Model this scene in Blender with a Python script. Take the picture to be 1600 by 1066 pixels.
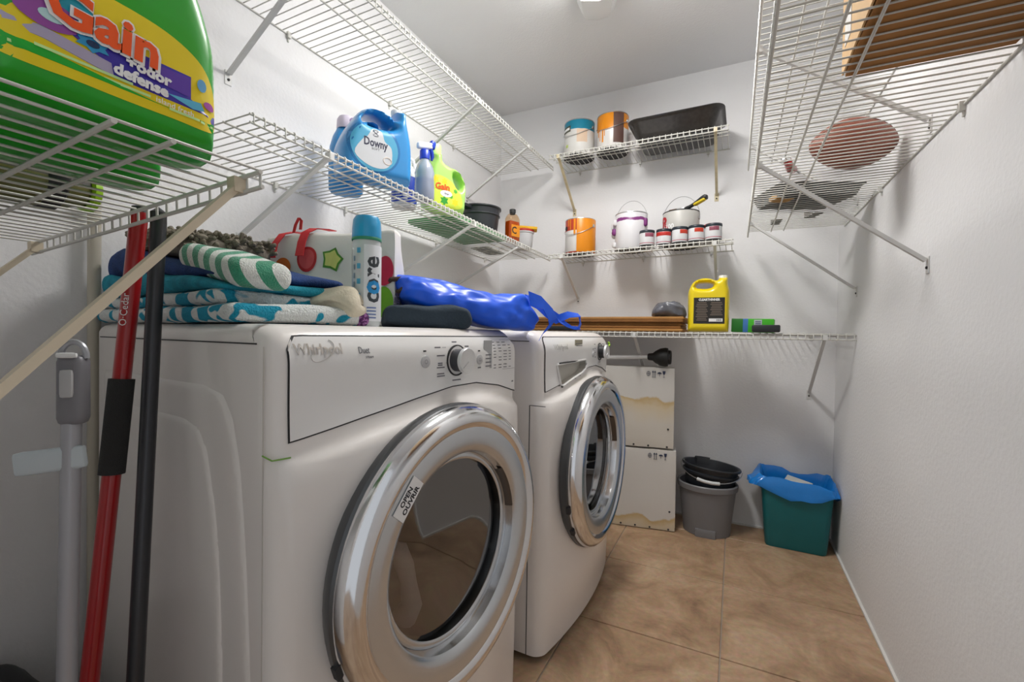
import bpy, bmesh, math, random
from mathutils import Vector, Matrix, noise
random.seed(7)
for o in list(bpy.data.objects): bpy.data.objects.remove(o, do_unlink=True)
S = bpy.context.scene
COL = S.collection
R = math.radians

# ------------------------------------------------------------------ camera, world, light, exposure
cam = bpy.data.cameras.new('camera'); cam_o = bpy.data.objects.new('camera', cam); COL.objects.link(cam_o)
cam.sensor_width = 36.0; cam.lens = 705.8 / 1600 * 36.0; cam.clip_start = 0.02
_m = Matrix(((0.89677939, -0.02066601, 0.44199508), (0.442218, 0.00762445, -0.89687519), (0.01516486, 0.99975736, 0.01597633)))
cam_o.matrix_world = Matrix.Translation((0, 0, 0.965)) @ _m.to_4x4()
S.camera = cam_o

wd = bpy.data.worlds.new('world'); S.world = wd; wd.use_nodes = True
wd.node_tree.nodes['Background'].inputs[0].default_value = (0.93, 0.96, 1.0, 1)
wd.node_tree.nodes['Background'].inputs[1].default_value = 0.32      # daylight of the rooms behind, entering by the doorway
LAMP_W = 6.0                                                        # ceiling lamp (its light is made in its builder)
S.view_settings.view_transform = 'Standard'; S.view_settings.look = 'None'
S.view_settings.gamma = 1.0; S.view_settings.use_curve_mapping = False
S.view_settings.exposure = 0.9

# room numbers (metres)
XL, XR, YF, YB, ZC = -1.38, 0.432, -0.02, 2.60, 2.37

# ------------------------------------------------------------------ materials
def hexc(h):
    h = h.lstrip('#')
    c = [int(h[i:i+2], 16) / 255 for i in (0, 2, 4)]
    return tuple(((x / 12.92) if x <= 0.04045 else ((x + 0.055) / 1.055) ** 2.4) for x in c) + (1.0,)
def C(c): return hexc(c) if isinstance(c, str) else (tuple(c) + (1.0,))[:4]
MATS = {}
class NT:
    def __init__(s, m): s.m = m; s.t = m.node_tree; s.n = s.t.nodes; s.b = s.n['Principled BSDF']
    def new(s, typ, **k):
        n = s.n.new(typ)
        for a, v in k.items(): setattr(n, a, v)
        return n
    def link(s, a, b): s.t.links.new(a, b)
    def coord(s): return s.new('ShaderNodeTexCoord').outputs['Object']
def mat(name, col, rough=0.5, metal=0.0, bump=0.0, bscale=200.0, vary=0.0, vscale=6.0, coat=0.0, trans=0.0, alpha=1.0, sheen=0.0, spec=0.5, emit=None, estr=1.0, sss=0.0):
    if name in MATS: return MATS[name]
    m = bpy.data.materials.new(name); m.use_nodes = True; MATS[name] = m
    t = NT(m); b = t.b; c = C(col)
    b.inputs['Base Color'].default_value = c; b.inputs['Roughness'].default_value = rough; b.inputs['Metallic'].default_value = metal
    b.inputs['Coat Weight'].default_value = coat; b.inputs['Transmission Weight'].default_value = trans; b.inputs['Alpha'].default_value = alpha
    b.inputs['Sheen Weight'].default_value = sheen; b.inputs['Specular IOR Level'].default_value = spec
    if sss: b.inputs['Subsurface Weight'].default_value = sss; b.inputs['Subsurface Radius'].default_value = (.01, .01, .01)
    if emit: b.inputs['Emission Color'].default_value = C(emit); b.inputs['Emission Strength'].default_value = estr
    if vary:
        n = t.new('ShaderNodeTexNoise'); n.inputs['Scale'].default_value = vscale; n.inputs['Detail'].default_value = 5
        t.link(t.coord(), n.inputs['Vector'])
        r = t.new('ShaderNodeValToRGB'); r.color_ramp.elements[0].position = .3; r.color_ramp.elements[1].position = .7
        r.color_ramp.elements[0].color = tuple(max(0, x * (1 - vary)) for x in c[:3]) + (1,)
        r.color_ramp.elements[1].color = tuple(min(1, x * (1 + vary)) for x in c[:3]) + (1,)
        t.link(n.outputs['Fac'], r.inputs['Fac']); t.link(r.outputs['Color'], b.inputs['Base Color'])
    if bump:
        n = t.new('ShaderNodeTexNoise'); n.inputs['Scale'].default_value = bscale; n.inputs['Detail'].default_value = 3
        t.link(t.coord(), n.inputs['Vector'])
        bp = t.new('ShaderNodeBump'); bp.inputs['Strength'].default_value = bump; bp.inputs['Distance'].default_value = 0.004
        t.link(n.outputs['Fac'], bp.inputs['Height']); t.link(bp.outputs['Normal'], b.inputs['Normal'])
    return m
def ramp_mat(name, axis, stops, rough=0.4, wob=0.0, wscale=12.0, metal=0.0, lo=0.0, hi=1.0, coat=0.0, bump=0.0, smooth=False):
    """colour bands along one local axis (print on a thing), stops at local coordinates lo..hi"""
    if name in MATS: return MATS[name]
    m = bpy.data.materials.new(name); m.use_nodes = True; MATS[name] = m; t = NT(m)
    t.b.inputs['Roughness'].default_value = rough; t.b.inputs['Metallic'].default_value = metal; t.b.inputs['Coat Weight'].default_value = coat
    sx = t.new('ShaderNodeSeparateXYZ'); t.link(t.coord(), sx.inputs[0])
    val = sx.outputs['XYZ'.index(axis.upper())]
    if wob:
        n = t.new('ShaderNodeTexNoise'); n.inputs['Scale'].default_value = wscale; t.link(t.coord(), n.inputs['Vector'])
        a = t.new('ShaderNodeMath', operation='MULTIPLY_ADD'); t.link(n.outputs['Fac'], a.inputs[0]); a.inputs[1].default_value = wob
        t.link(val, a.inputs[2]); s2 = t.new('ShaderNodeMath', operation='SUBTRACT'); t.link(a.outputs[0], s2.inputs[0]); s2.inputs[1].default_value = wob / 2; val = s2.outputs[0]
    mr = t.new('ShaderNodeMapRange'); t.link(val, mr.inputs[0]); mr.inputs[1].default_value = lo; mr.inputs[2].default_value = hi
    r = t.new('ShaderNodeValToRGB'); r.color_ramp.interpolation = 'LINEAR' if smooth else 'CONSTANT'
    e = r.color_ramp.elements; e[0].position = stops[0][0]; e[0].color = C(stops[0][1])
    for i, (p, c) in enumerate(stops[1:]):
        x = e[1] if i == 0 else e.new(p); x.position = p; x.color = C(c)
    t.link(mr.outputs[0], r.inputs['Fac']); t.link(r.outputs['Color'], t.b.inputs['Base Color'])
    if bump:
        n = t.new('ShaderNodeTexNoise'); n.inputs['Scale'].default_value = 400; t.link(t.coord(), n.inputs['Vector'])
        bp = t.new('ShaderNodeBump'); bp.inputs['Strength'].default_value = bump; bp.inputs['Distance'].default_value = .004
        t.link(n.outputs['Fac'], bp.inputs['Height']); t.link(bp.outputs['Normal'], t.b.inputs['Normal'])
    return m
def blotch_mat(name, cols, scale=8.0, rough=0.9, bump=0.0, bscale=300, detail=1.0, thr=(0.45, 0.55), stretch=(1, 1, 1), voronoi=False, coat=0, sheen=0):
    if name in MATS: return MATS[name]
    m = bpy.data.materials.new(name); m.use_nodes = True; MATS[name] = m; t = NT(m)
    t.b.inputs['Roughness'].default_value = rough; t.b.inputs['Coat Weight'].default_value = coat; t.b.inputs['Sheen Weight'].default_value = sheen
    mp = t.new('ShaderNodeMapping'); mp.inputs['Scale'].default_value = stretch; t.link(t.coord(), mp.inputs[0])
    n = t.new('ShaderNodeTexNoise'); n.inputs['Scale'].default_value = scale; n.inputs['Detail'].default_value = detail; n.inputs['Distortion'].default_value = .4
    t.link(mp.outputs[0], n.inputs['Vector'])
    r = t.new('ShaderNodeValToRGB'); e = r.color_ramp.elements
    e[0].position = thr[0]; e[0].color = C(cols[0]); e[1].position = thr[1]; e[1].color = C(cols[1])
    if len(cols) > 2: x = e.new((thr[1] + 1) / 2); x.color = C(cols[2])
    t.link(n.outputs['Fac'], r.inputs['Fac']); t.link(r.outputs['Color'], t.b.inputs['Base Color'])
    if bump:
        n2 = t.new('ShaderNodeTexNoise'); n2.inputs['Scale'].default_value = bscale; t.link(t.coord(), n2.inputs['Vector'])
        bp = t.new('ShaderNodeBump'); bp.inputs['Strength'].default_value = bump; bp.inputs['Distance'].default_value = .006
        t.link(n2.outputs['Fac'], bp.inputs['Height']); t.link(bp.outputs['Normal'], t.b.inputs['Normal'])
    return m
def glass_mat(name, tint, gloss=0.08, rough=0.03):
    if name in MATS: return MATS[name]
    m = bpy.data.materials.new(name); m.use_nodes = True; MATS[name] = m; t = NT(m)
    out = t.n['Material Output']; t.n.remove(t.b)
    tr = t.new('ShaderNodeBsdfTransparent'); tr.inputs[0].default_value = C(tint)
    gl = t.new('ShaderNodeBsdfGlossy'); gl.inputs['Roughness'].default_value = rough
    lw = t.new('ShaderNodeLayerWeight'); lw.inputs[0].default_value = .5
    pw = t.new('ShaderNodeMath', operation='POWER'); pw.inputs[1].default_value = 4.0; t.link(lw.outputs['Facing'], pw.inputs[0])
    ad = t.new('ShaderNodeMath', operation='MULTIPLY_ADD'); ad.inputs[1].default_value = .8; ad.inputs[2].default_value = gloss; t.link(pw.outputs[0], ad.inputs[0])
    mx = t.new('ShaderNodeMixShader'); t.link(ad.outputs[0], mx.inputs[0]); t.link(tr.outputs[0], mx.inputs[1]); t.link(gl.outputs[0], mx.inputs[2])
    t.link(mx.outputs[0], out.inputs['Surface']); return m

# ------------------------------------------------------------------ mesh helpers
class MB:
    def __init__(s): s.v = []; s.f = []
    def add(s, v, f, M=None):
        k = len(s.v); s.v += [tuple(M @ Vector(p)) if M else tuple(p) for p in v]; s.f += [tuple(i + k for i in q) for q in f]; return s
    def box(s, c, d):
        x, y, z = c; a, b, e = d[0] / 2, d[1] / 2, d[2] / 2
        return s.add([(x-a,y-b,z-e),(x+a,y-b,z-e),(x+a,y+b,z-e),(x-a,y+b,z-e),(x-a,y-b,z+e),(x+a,y-b,z+e),(x+a,y+b,z+e),(x-a,y+b,z+e)],
                     [(0,3,2,1),(4,5,6,7),(0,1,5,4),(1,2,6,5),(2,3,7,6),(3,0,4,7)])
    def tube(s, pts, r, seg=8, cap=True):
        pts = [Vector(p) for p in pts]; n = len(pts); rr = r if isinstance(r, (list, tuple)) else [r] * n
        up = None; V = []; F = []
        for i, p in enumerate(pts):
            t = (pts[min(i+1, n-1)] - pts[max(i-1, 0)]).normalized()
            if up is None:
                up = Vector((0, 0, 1)) if abs(t.z) < .9 else Vector((1, 0, 0))
            a = t.cross(up)
            a = a.normalized() if a.length > 1e-6 else t.orthogonal().normalized()
            b = a.cross(t).normalized(); up = b
            for k in range(seg):
                w = 2 * math.pi * k / seg; V.append(p + (a * math.cos(w) + b * math.sin(w)) * rr[i])
        for i in range(n - 1):
            for k in range(seg):
                k2 = (k + 1) % seg; F.append((i*seg+k, i*seg+k2, (i+1)*seg+k2, (i+1)*seg+k))
        if cap: F.append(tuple(range(seg))[::-1]); F.append(tuple((n-1)*seg + k for k in range(seg)))
        return s.add(V, F)
    def lathe(s, prof, seg=32, M=None, a0=0.0, a1=360.0, sx=1.0, sy=1.0):
        full = abs(a1 - a0 - 360) < 1e-6; m = seg if full else seg + 1; V = []; F = []
        for r, z in prof:
            for k in range(m):
                a = R(a0 + (a1 - a0) * k / seg); V.append((r*math.cos(a)*sx, r*math.sin(a)*sy, z))
        for i in range(len(prof) - 1):
            for k in range(seg):
                k2 = (k + 1) % m; F.append((i*m+k, i*m+k2, (i+1)*m+k2, (i+1)*m+k))
        return s.add(V, F, M)
    def grid(s, fn, nu, nv, M=None):
        V = [fn(i / nu, j / nv) for j in range(nv + 1) for i in range(nu + 1)]
        F = [(j*(nu+1)+i, j*(nu+1)+i+1, (j+1)*(nu+1)+i+1, (j+1)*(nu+1)+i) for j in range(nv) for i in range(nu)]
        return s.add(V, F, M)
    def slab(s, half, r, n, disp=None, M=None):
        """rounded box made of a subdivided cube; disp(p) -> p"""
        hx, hy, hz = half; nx, ny, nz = n; V = []; F = []; idx = {}
        def vid(q):
            k = tuple(round(c, 6) for c in q)
            if k in idx: return idx[k]
            q = Vector(q); inner = Vector((max(-hx+r, min(hx-r, q.x)), max(-hy+r, min(hy-r, q.y)), max(-hz+r, min(hz-r, q.z))))
            d = q - inner
            p = inner + (d.normalized() * r if d.length > 1e-9 else d)
            if disp: p = disp(p)
            V.append(tuple(p)); idx[k] = len(V) - 1; return idx[k]
        def face(o, u, v, nu, nv):
            for i in range(nu):
                for j in range(nv):
                    q = [Vector(o) + Vector(u)*(a/nu) + Vector(v)*(b/nv) for a, b in ((i,j),(i+1,j),(i+1,j+1),(i,j+1))]
                    F.append(tuple(vid(x) for x in q))
        X, Y, Z = (2*hx,0,0), (0,2*hy,0), (0,0,2*hz)
        face((-hx,-hy,-hz), Y, X, ny, nx); face((-hx,-hy,hz), X, Y, nx, ny)
        face((-hx,-hy,-hz), X, Z, nx, nz); face((-hx,hy,-hz), Z, X, nz, nx)
        face((-hx,-hy,-hz), Z, Y, nz, ny); face((hx,-hy,-hz), Y, Z, ny, nz)
        return s.add(V, F, M)
    def ribbon(s, pts, wid, th=.002):
        pts = [Vector(p) for p in pts]; V = []; F = []; n = len(pts); wid = [Vector(w) for w in wid] if isinstance(wid[0], (tuple, list, Vector)) else [Vector(wid)] * n
        for i, p in enumerate(pts):
            t = (pts[min(i+1,n-1)] - pts[max(i-1,0)]).normalized(); nn = t.cross(wid[i]).normalized() * th
            V += [p - wid[i]/2 - nn/2, p + wid[i]/2 - nn/2, p + wid[i]/2 + nn/2, p - wid[i]/2 + nn/2]
        for i in range(n - 1):
            for k in range(4): F.append((i*4+k, i*4+(k+1)%4, (i+1)*4+(k+1)%4, (i+1)*4+k))
        F.append((3,2,1,0)); F.append(tuple((n-1)*4+k for k in range(4)))
        return s.add(V, F)
    def mesh(s, name):
        me = bpy.data.meshes.new(name); me.from_pydata(s.v, [], s.f); me.update()
        bm = bmesh.new(); bm.from_mesh(me); bmesh.ops.recalc_face_normals(bm, faces=bm.faces); bm.to_mesh(me); bm.free(); return me
    def build(s, name, m, parent=None, smooth=True, loc=None, rot=None, angle=40):
        return link(name, s.mesh(name), m, parent, smooth, loc, rot, angle)
def shade(me, angle=40):
    me.polygons.foreach_set('use_smooth', [True] * len(me.polygons))
    try: me.set_sharp_from_angle(angle=R(angle))
    except Exception: pass
def link(name, me, m, parent=None, smooth=True, loc=None, rot=None, angle=40):
    o = bpy.data.objects.new(name, me); COL.objects.link(o)
    if m and not me.materials: me.materials.append(m)
    if smooth: shade(me, angle)
    if parent: o.parent = parent
    if loc: o.location = loc
    if rot: o.rotation_euler = rot
    return o
def bevel_mesh(name, mb, w, seg=2):
    me = mb.mesh(name); bm = bmesh.new(); bm.from_mesh(me)
    bmesh.ops.bevel(bm, geom=list(bm.edges), offset=w, segments=seg, profile=.5, affect='EDGES'); bm.to_mesh(me); bm.free(); return me
def rbox(name, c, d, w, m, parent=None, loc=None, rot=None, seg=2):
    return link(name, bevel_mesh(name, MB().box(c, d), w, seg), m, parent, True, loc, rot)
def thing(name, label, cat, loc=(0,0,0), rotz=0.0, group=None, rot=None):
    o = bpy.data.objects.new(name, None); COL.objects.link(o); o.empty_display_size = .05
    o.location = loc; o.rotation_euler = rot if rot else (0, 0, rotz)
    o['label'] = label; o['category'] = cat
    if group: o['group'] = group
    return o
def tag(o, label, cat, group=None):
    o['label'] = label; o['category'] = cat
    if group: o['group'] = group
    return o
def struct(o): o['kind'] = 'structure'; return o
def cat_rom(pts, n=6, closed=True):
    out = []; L = len(pts); P = [Vector((p[0], p[1], 0)) for p in pts]
    for i in range(L if closed else L - 1):
        if closed: p0, p1, p2, p3 = P[(i-1)%L], P[i], P[(i+1)%L], P[(i+2)%L]
        else: p0, p1, p2, p3 = P[max(i-1,0)], P[i], P[i+1], P[min(i+2,L-1)]
        for k in range(n):
            t = k / n
            q = .5 * ((2*p1) + (-p0+p2)*t + (2*p0-5*p1+4*p2-p3)*t*t + (-p0+3*p1-3*p2+p3)*t**3); out.append((q.x, q.y))
    if not closed: out.append((P[-1].x, P[-1].y))
    return out
def outline_mesh(name, loops, thick, bev=0.0, res=3, upright=True):
    """2D loops (outer first, then holes) -> rounded slab; x = width, z = up, front faces -y"""
    cu = bpy.data.curves.new(name, 'CURVE'); cu.dimensions = '2D'; cu.fill_mode = 'BOTH'
    for lp in loops:
        sp = cu.splines.new('POLY'); sp.points.add(len(lp) - 1); sp.use_cyclic_u = True
        for p, q in zip(sp.points, lp): p.co = (q[0], q[1], 0, 1)
    cu.extrude = max(thick / 2 - bev, 0.0001); cu.bevel_depth = bev; cu.bevel_resolution = res; cu.offset = -bev
    return curve_to_mesh(cu, name, Matrix(((1,0,0,0),(0,0,-1,0),(0,1,0,0),(0,0,0,1))) if upright else None)
def curve_to_mesh(cu, name, M=None):
    o = bpy.data.objects.new('tmp', cu); COL.objects.link(o)
    dg = bpy.context.evaluated_depsgraph_get(); dg.update()
    me = bpy.data.meshes.new_from_object(o.evaluated_get(dg)); me.name = name
    bpy.data.objects.remove(o); bpy.data.curves.remove(cu)
    me.materials.clear()
    if M: me.transform(M)
    return me
def text(s, size, m, parent, loc=(0,0,0), rot=None, name='lettering', cyl=None, width=None, bold=0.0, ext=0.0002, shear=0.0, align='CENTER', fn=None):
    """flat print standing upright, facing -y; cyl=r wraps it round a vertical cylinder of radius r (facing -y)"""
    cu = bpy.data.curves.new(name, 'FONT'); cu.body = s; cu.size = size; cu.align_x = align; cu.align_y = 'CENTER'
    cu.extrude = ext; cu.offset = bold; cu.shear = shear; cu.resolution_u = 2
    me = curve_to_mesh(cu, name)
    if width:
        xs = [v.co.x for v in me.vertices]; w = (max(xs) - min(xs)) or 1
        for v in me.vertices: v.co.x *= width / w
    for v in me.vertices:
        x, y, z = v.co
        if fn: v.co = fn(x, y, z)
        elif cyl: a = x / cyl; v.co = (math.sin(a) * (cyl + z), -math.cos(a) * (cyl + z), y)
        else: v.co = (x, -z, y)
    return link(name, me, m, parent, False, loc, rot)
def disc_print(name, m, parent, pts, y, fn=None):
    """flat printed patch in the x-z plane facing -y"""
    mb = MB(); n = len(pts); cx = sum(p[0] for p in pts)/n; cz = sum(p[1] for p in pts)/n
    V = [(cx, y, cz)] + [(p[0], y, p[1]) for p in pts]
    if fn: V = [fn(v) for v in V]
    mb.add(V, [(0, i+1, (i+1) % n + 1) for i in range(n)]); return mb.build(name, m, parent, False)
def ell(cx, cz, rx, rz, n=24, a=0.0):
    return [(cx + rx*math.cos(t)*math.cos(a) - rz*math.sin(t)*math.sin(a), cz + rx*math.cos(t)*math.sin(a) + rz*math.sin(t)*math.cos(a)) for t in [2*math.pi*i/n for i in range(n)]]
def sm(a, b, x):
    t = max(0, min(1, (x - a) / (b - a))); return t*t*(3-2*t)
def N(p, s=1.0, o=0.0): return noise.noise(Vector(p) * s + Vector((o, o*1.7, o*.3)))

def seg_dist(px, pz, loops):
    best = 1e9
    for lp in loops:
        n = len(lp)
        for k in range(n):
            ax, az = lp[k]; bx_, bz_ = lp[(k+1) % n]; dx, dz = bx_-ax, bz_-az; l2 = dx*dx + dz*dz
            tt = 0 if l2 < 1e-12 else max(0, min(1, ((px-ax)*dx + (pz-az)*dz)/l2)); ex, ez = ax+dx*tt-px, az+dz*tt-pz; d2 = ex*ex+ez*ez
            if d2 < best: best = d2
    return math.sqrt(best)
def inside(px, pz, lp):
    c = False; n = len(lp)
    for k in range(n):
        ax, az = lp[k]; bx_, bz_ = lp[(k+1) % n]
        if (az > pz) != (bz_ > pz) and px < (bx_-ax)*(pz-az)/(bz_-az) + ax: c = not c
    return c
from mathutils.geometry import delaunay_2d_cdt
def tri_fill(loops, extra):
    pts = []; ed = []
    for lp in loops:
        k0 = len(pts); pts += [Vector(p) for p in lp]; ed += [(k0+i, k0+(i+1) % len(lp)) for i in range(len(lp))]
    pts += [Vector(p) for p in extra]
    vo, eo, fo, _, _, _ = delaunay_2d_cdt(pts, ed, [], 1, 1e-6)
    keep = []
    for f in fo:
        cx = sum(vo[q].x for q in f)/len(f); cz = sum(vo[q].y for q in f)/len(f)
        if inside(cx, cz, loops[0]) and not any(inside(cx, cz, h) for h in loops[1:]): keep.append(tuple(f))
    return [(v.x, v.y) for v in vo], keep
def grid_in(loops, step, margin):
    xs = [p[0] for p in loops[0]]; zs = [p[1] for p in loops[0]]; out = []
    z = min(zs); row = 0
    while z < max(zs):
        x = min(xs) + (step/2 if row % 2 else 0)
        while x < max(xs):
            if inside(x, z, loops[0]) and not any(inside(x, z, h) for h in loops[1:]) and seg_dist(x, z, loops) > margin: out.append((x, z))
            x += step
        z += step*.87; row += 1
    return out
class Form:
    def __init__(s, loops, thick, b): s.loops = loops; s.t = thick/2; s.b = b; s.zs = 1.0; s.zo = 0.0
    def h(s, x, z):
        d = seg_dist(x, z, s.loops); u = min(1, d/s.b); return s.t*(1 - (1-u)**2.6)**(1/2.2)
    def mesh(s, step=.0075):
        ex = grid_in(s.loops, step, step*.75)
        for k_ in (.0012, .0035):
            for lp in s.loops:
                n = len(lp)
                for i in range(n):
                    a, b2, c = Vector(lp[i-1]), Vector(lp[i]), Vector(lp[(i+1) % n]); tn = (c-a); nn = Vector((-tn.y, tn.x)); 
                    if nn.length < 1e-9: continue
                    nn.normalize()
                    for sg in (1, -1):
                        q = b2 + nn*k_*sg
                        if inside(q.x, q.y, s.loops[0]) and not any(inside(q.x, q.y, h_) for h_ in s.loops[1:]) and seg_dist(q.x, q.y, s.loops) > k_*.85: ex.append((q.x, q.y))
        vo, fo = tri_fill(s.loops, ex); hs = [0 if (d := seg_dist(x, z, s.loops)) < 1e-5 else s.h(x, z) for x, z in vo]
        n = len(vo); V = [(x, -h_, z) for (x, z), h_ in zip(vo, hs)] + [(x, h_, z) for (x, z), h_ in zip(vo, hs)]
        F = list(fo) + [tuple(q+n for q in reversed(f)) for f in fo]
        me = bpy.data.meshes.new('jug_body'); me.from_pydata(V, [], F); bm = bmesh.new(); bm.from_mesh(me)
        bmesh.ops.remove_doubles(bm, verts=bm.verts, dist=1e-6); bmesh.ops.recalc_face_normals(bm, faces=bm.faces); bm.to_mesh(me); bm.free(); return me
# shared materials
wallm = mat('wall_paint', (.80, .80, .81), .75, bump=.25, bscale=90, vary=.02, vscale=3)
ceilm = mat('ceiling_paint', (.82, .82, .83), .85, bump=.3, bscale=120)
wirem = mat('white_vinyl_wire', '#cdccc6', .4, vary=.05, vscale=20)
wire_old = mat('yellowed_vinyl_wire', '#c9bd9c', .45, vary=.12, vscale=30)
brackm = mat('bracket_white', '#d8d8d6', .45)
enamel = mat('white_enamel', (.80, .765, .735), .28, coat=.35, vary=.015, vscale=4)
enamel2 = mat('white_enamel_panel', (.79, .785, .775), .3, coat=.3)
chrome = mat('chrome', (.80, .81, .83), .13, 1.0, bump=.02, bscale=30)
satin = mat('satin_chrome', (.62, .65, .68), .25, .85)
dark = mat('dark_gap', (.03, .03, .032), .7)
black = mat('black_plastic', (.018, .019, .021), .45)
steel = mat('steel', (.55, .55, .56), .35, 1.0)
whitep = mat('white_plastic', (.82, .82, .82), .35)
greyp = mat('grey_plastic', (.33, .33, .34), .45)
inkg = mat('grey_ink', (.16, .16, .18), .6)
inkb = mat('black_ink', (.02, .02, .025), .6)
white_ink = mat('white_ink', (.85, .85, .85), .5)
kraft = mat('kraft_board', '#b48a58', .85, vary=.12, vscale=14, bump=.1, bscale=80)

# ------------------------------------------------------------------ room shell
def wall(name, lo, hi, m=wallm):
    c = [(a+b)/2 for a, b in zip(lo, hi)]; d = [b-a for a, b in zip(lo, hi)]
    return struct(MB().box(c, d).build(name, m, smooth=False))
wall('wall_left', (XL-.1, YF-.1, -.05), (XL, YB+.1, ZC))
wall('wall_right', (XR, YF-.1, -.05), (XR+.1, YB+.1, ZC))
wall('wall_back', (XL, YB, -.05), (XR, YB+.1, ZC))
wall('ceiling', (XL-.1, YF-.1, ZC), (XR+.1, YB+.1, ZC+.1), ceilm)
wf = MB().box(((XL-.46)/2, YF-.05, ZC/2), (-.46-XL, .1, ZC)).box(((-.46+XR)/2, YF-.05, (2.1+ZC)/2), (XR+.46, .1, ZC-2.1))
struct(wf.build('wall_front', wallm, smooth=False))
fl = struct(MB().box(((XL+XR)/2, .6, -.055), (XR-XL+.2, 4.2, .1)).build('floor', mat('grout', '#a3978a', .9), smooth=False))
TS = .4535; tilem = None
def tile_mat():
    m = bpy.data.materials.new('floor_tile_stone'); m.use_nodes = True; t = NT(m); t.b.inputs['Roughness'].default_value = .38
    g = t.new('ShaderNodeNewGeometry')
    n1 = t.new('ShaderNodeTexNoise'); n1.inputs['Scale'].default_value = 5; n1.inputs['Detail'].default_value = 9; n1.inputs['Roughness'].default_value = .68; n1.inputs['Distortion'].default_value = .8
    t.link(g.outputs['Position'], n1.inputs['Vector'])
    r = t.new('ShaderNodeValToRGB'); e = r.color_ramp.elements
    e[0].position = .30; e[0].color = C('#8d6640'); e[1].position = .72; e[1].color = C('#cba981')
    x = e.new(.45); x.color = C('#ae8456'); x = e.new(.57); x.color = C('#be9669')
    t.link(n1.outputs['Fac'], r.inputs['Fac'])
    n2 = t.new('ShaderNodeTexNoise'); n2.inputs['Scale'].default_value = 60; n2.inputs['Detail'].default_value = 4; t.link(g.outputs['Position'], n2.inputs['Vector'])
    mx = t.new('ShaderNodeMixRGB', blend_type='MULTIPLY'); mx.inputs[0].default_value = .45; t.link(r.outputs[0], mx.inputs[1]); t.link(n2.outputs['Color'], mx.inputs[2])
    gm = t.new('ShaderNodeHueSaturation'); gm.inputs['Value'].default_value = 1.12; gm.inputs['Saturation'].default_value = .80
    t.link(mx.outputs[0], gm.inputs['Color']); t.link(gm.outputs[0], t.b.inputs['Base Color']); return m
tilem = tile_mat()
tile_me = bevel_mesh('tile', MB().box((0, 0, 0), (TS-.004, TS-.004, .010)), .0015, 1); tile_me.materials.append(tilem)
for i in range(-3, 1):
    for j in range(-7, 3):
        y = 1.488 + TS*j; x = -.02 + TS*i
        if y > YB: continue
        o = bpy.data.objects.new('tile', tile_me); COL.objects.link(o); o.parent = fl; o.location = (x + TS/2, y + TS/2, -.005)
tr = MB().box((XR-.004, 1.3, .004), (.008, 2.6, .008)).box(((XL+XR)/2, YB-.004, .004), (XR-XL, .008, .008))
struct(tr.build('trim_1', mat('caulk', (.7, .69, .66), .7), smooth=False))

# ------------------------------------------------------------------ wire shelves
PITCH = .027
def shelf(label, loc, rot, L, D, drop=.25, brackets=(), clips=(), lip=.024, m=wirem, bm_=brackm, plate=True, endcap=True):
    t = thing('wire_shelf', label, 'shelf', loc, rot=rot)
    wr = .0018
    wme = MB().tube([(0, .0, 0), (0, D*.5, 0), (0, D-.003, 0), (0, D, -.004), (0, D, -lip)], wr, 6).mesh('deck_wire'); wme.materials.append(m); shade(wme, 60)
    n = int(L / PITCH)
    for i in range(n + 1):
        o = bpy.data.objects.new('deck_wire', wme); COL.objects.link(o); o.parent = t; o.location = (.004 + i * (L - .008) / n, 0, 0)
    for y, z, r in ((.002, -.0045, .003), (D*.61, -.0048, .003), (D*.74, -.0048, .003), (D-.0045, -.0048, .003), (D-.0028, -lip, .003)):
        MB().tube([(-.004, y, z), (L+.004, y, z)], r, 8).build('rail', m, t)
    for x in brackets:
        b = MB(); p0 = Vector((x, D-.006, -.014)); p1 = Vector((x, .006, -drop))
        d = (p1-p0).normalized(); nn = Vector((1, 0, 0)).cross(d)
        b.ribbon([p0, p1], Vector((.013, 0, 0)), .009)
        b.box((x, D-.008, -.016), (.016, .018, .02))
        br = b.build('support_bracket', bm_, t, smooth=False)
        pl = MB().box((x, .0012, -drop-.012), (.02, .0024, .042)).build('mounting_plate', bm_, br, smooth=False)
        MB().lathe([(0, .004), (.0035, .003), (.004, 0)], 10, Matrix.Translation((x, .0024, -drop-.018)) @ Matrix.Rotation(R(-90), 4, 'X')).build('screw', dark, br)
    for x in clips:
        MB().box((x, .004, -.008), (.012, .014, .02)).tube([(x, .002, -.02), (x, .002, -.03)], .003, 6).build('wall_clip', m, t, smooth=False)
    return t
RL, RR_, RB, RF = R(-90), R(90), R(180), 0.0
shelf('long white wire shelf highest on the left wall, nothing on it', (XL, 2.545, 1.972), (0, 0, RL), 2.2, .385, .24, (.355, .865, 1.70), (.06, .5, 1.0, 1.5), bm_=brackm)
LLT = .0185
shelf('white wire shelf on the left wall holding the blue fabric softener and cleaning bottles', (XL, 2.50, 1.424), (0, -LLT, RL), 1.84, .392, .2, (.40, .86, 1.615), (.1, .6, 1.2, 1.5), bm_=brackm)
shelf('wire shelf beside the doorway holding the big green detergent jug', (-1.262, YF, 1.134), (0, -.060, RF), .70, .41, .46, (.03, .66), (), m=wirem, bm_=mat('cream_bracket', '#cfc2ab', .5))
shelf('wire shelf high on the back wall with two paint cans and a black pan', (-.045, YB, 1.942), (0, 0, RB), .88, .30, .235, (.055, .83), (.1, .45, .8), bm_=wire_old)
shelf('wire shelf on the back wall with a row of paint cans', (-.018, YB, 1.417), (0, .018, RB), .905, .30, .22, (.075, .83), (.1, .45, .8))
shelf('low wire shelf along the back wall with cardboard and a yellow jug', (XR-.004, YB, .984), (0, 0, RB), 1.80, .405, .28, (.10, .86), (.1, .6, 1.1))
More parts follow.
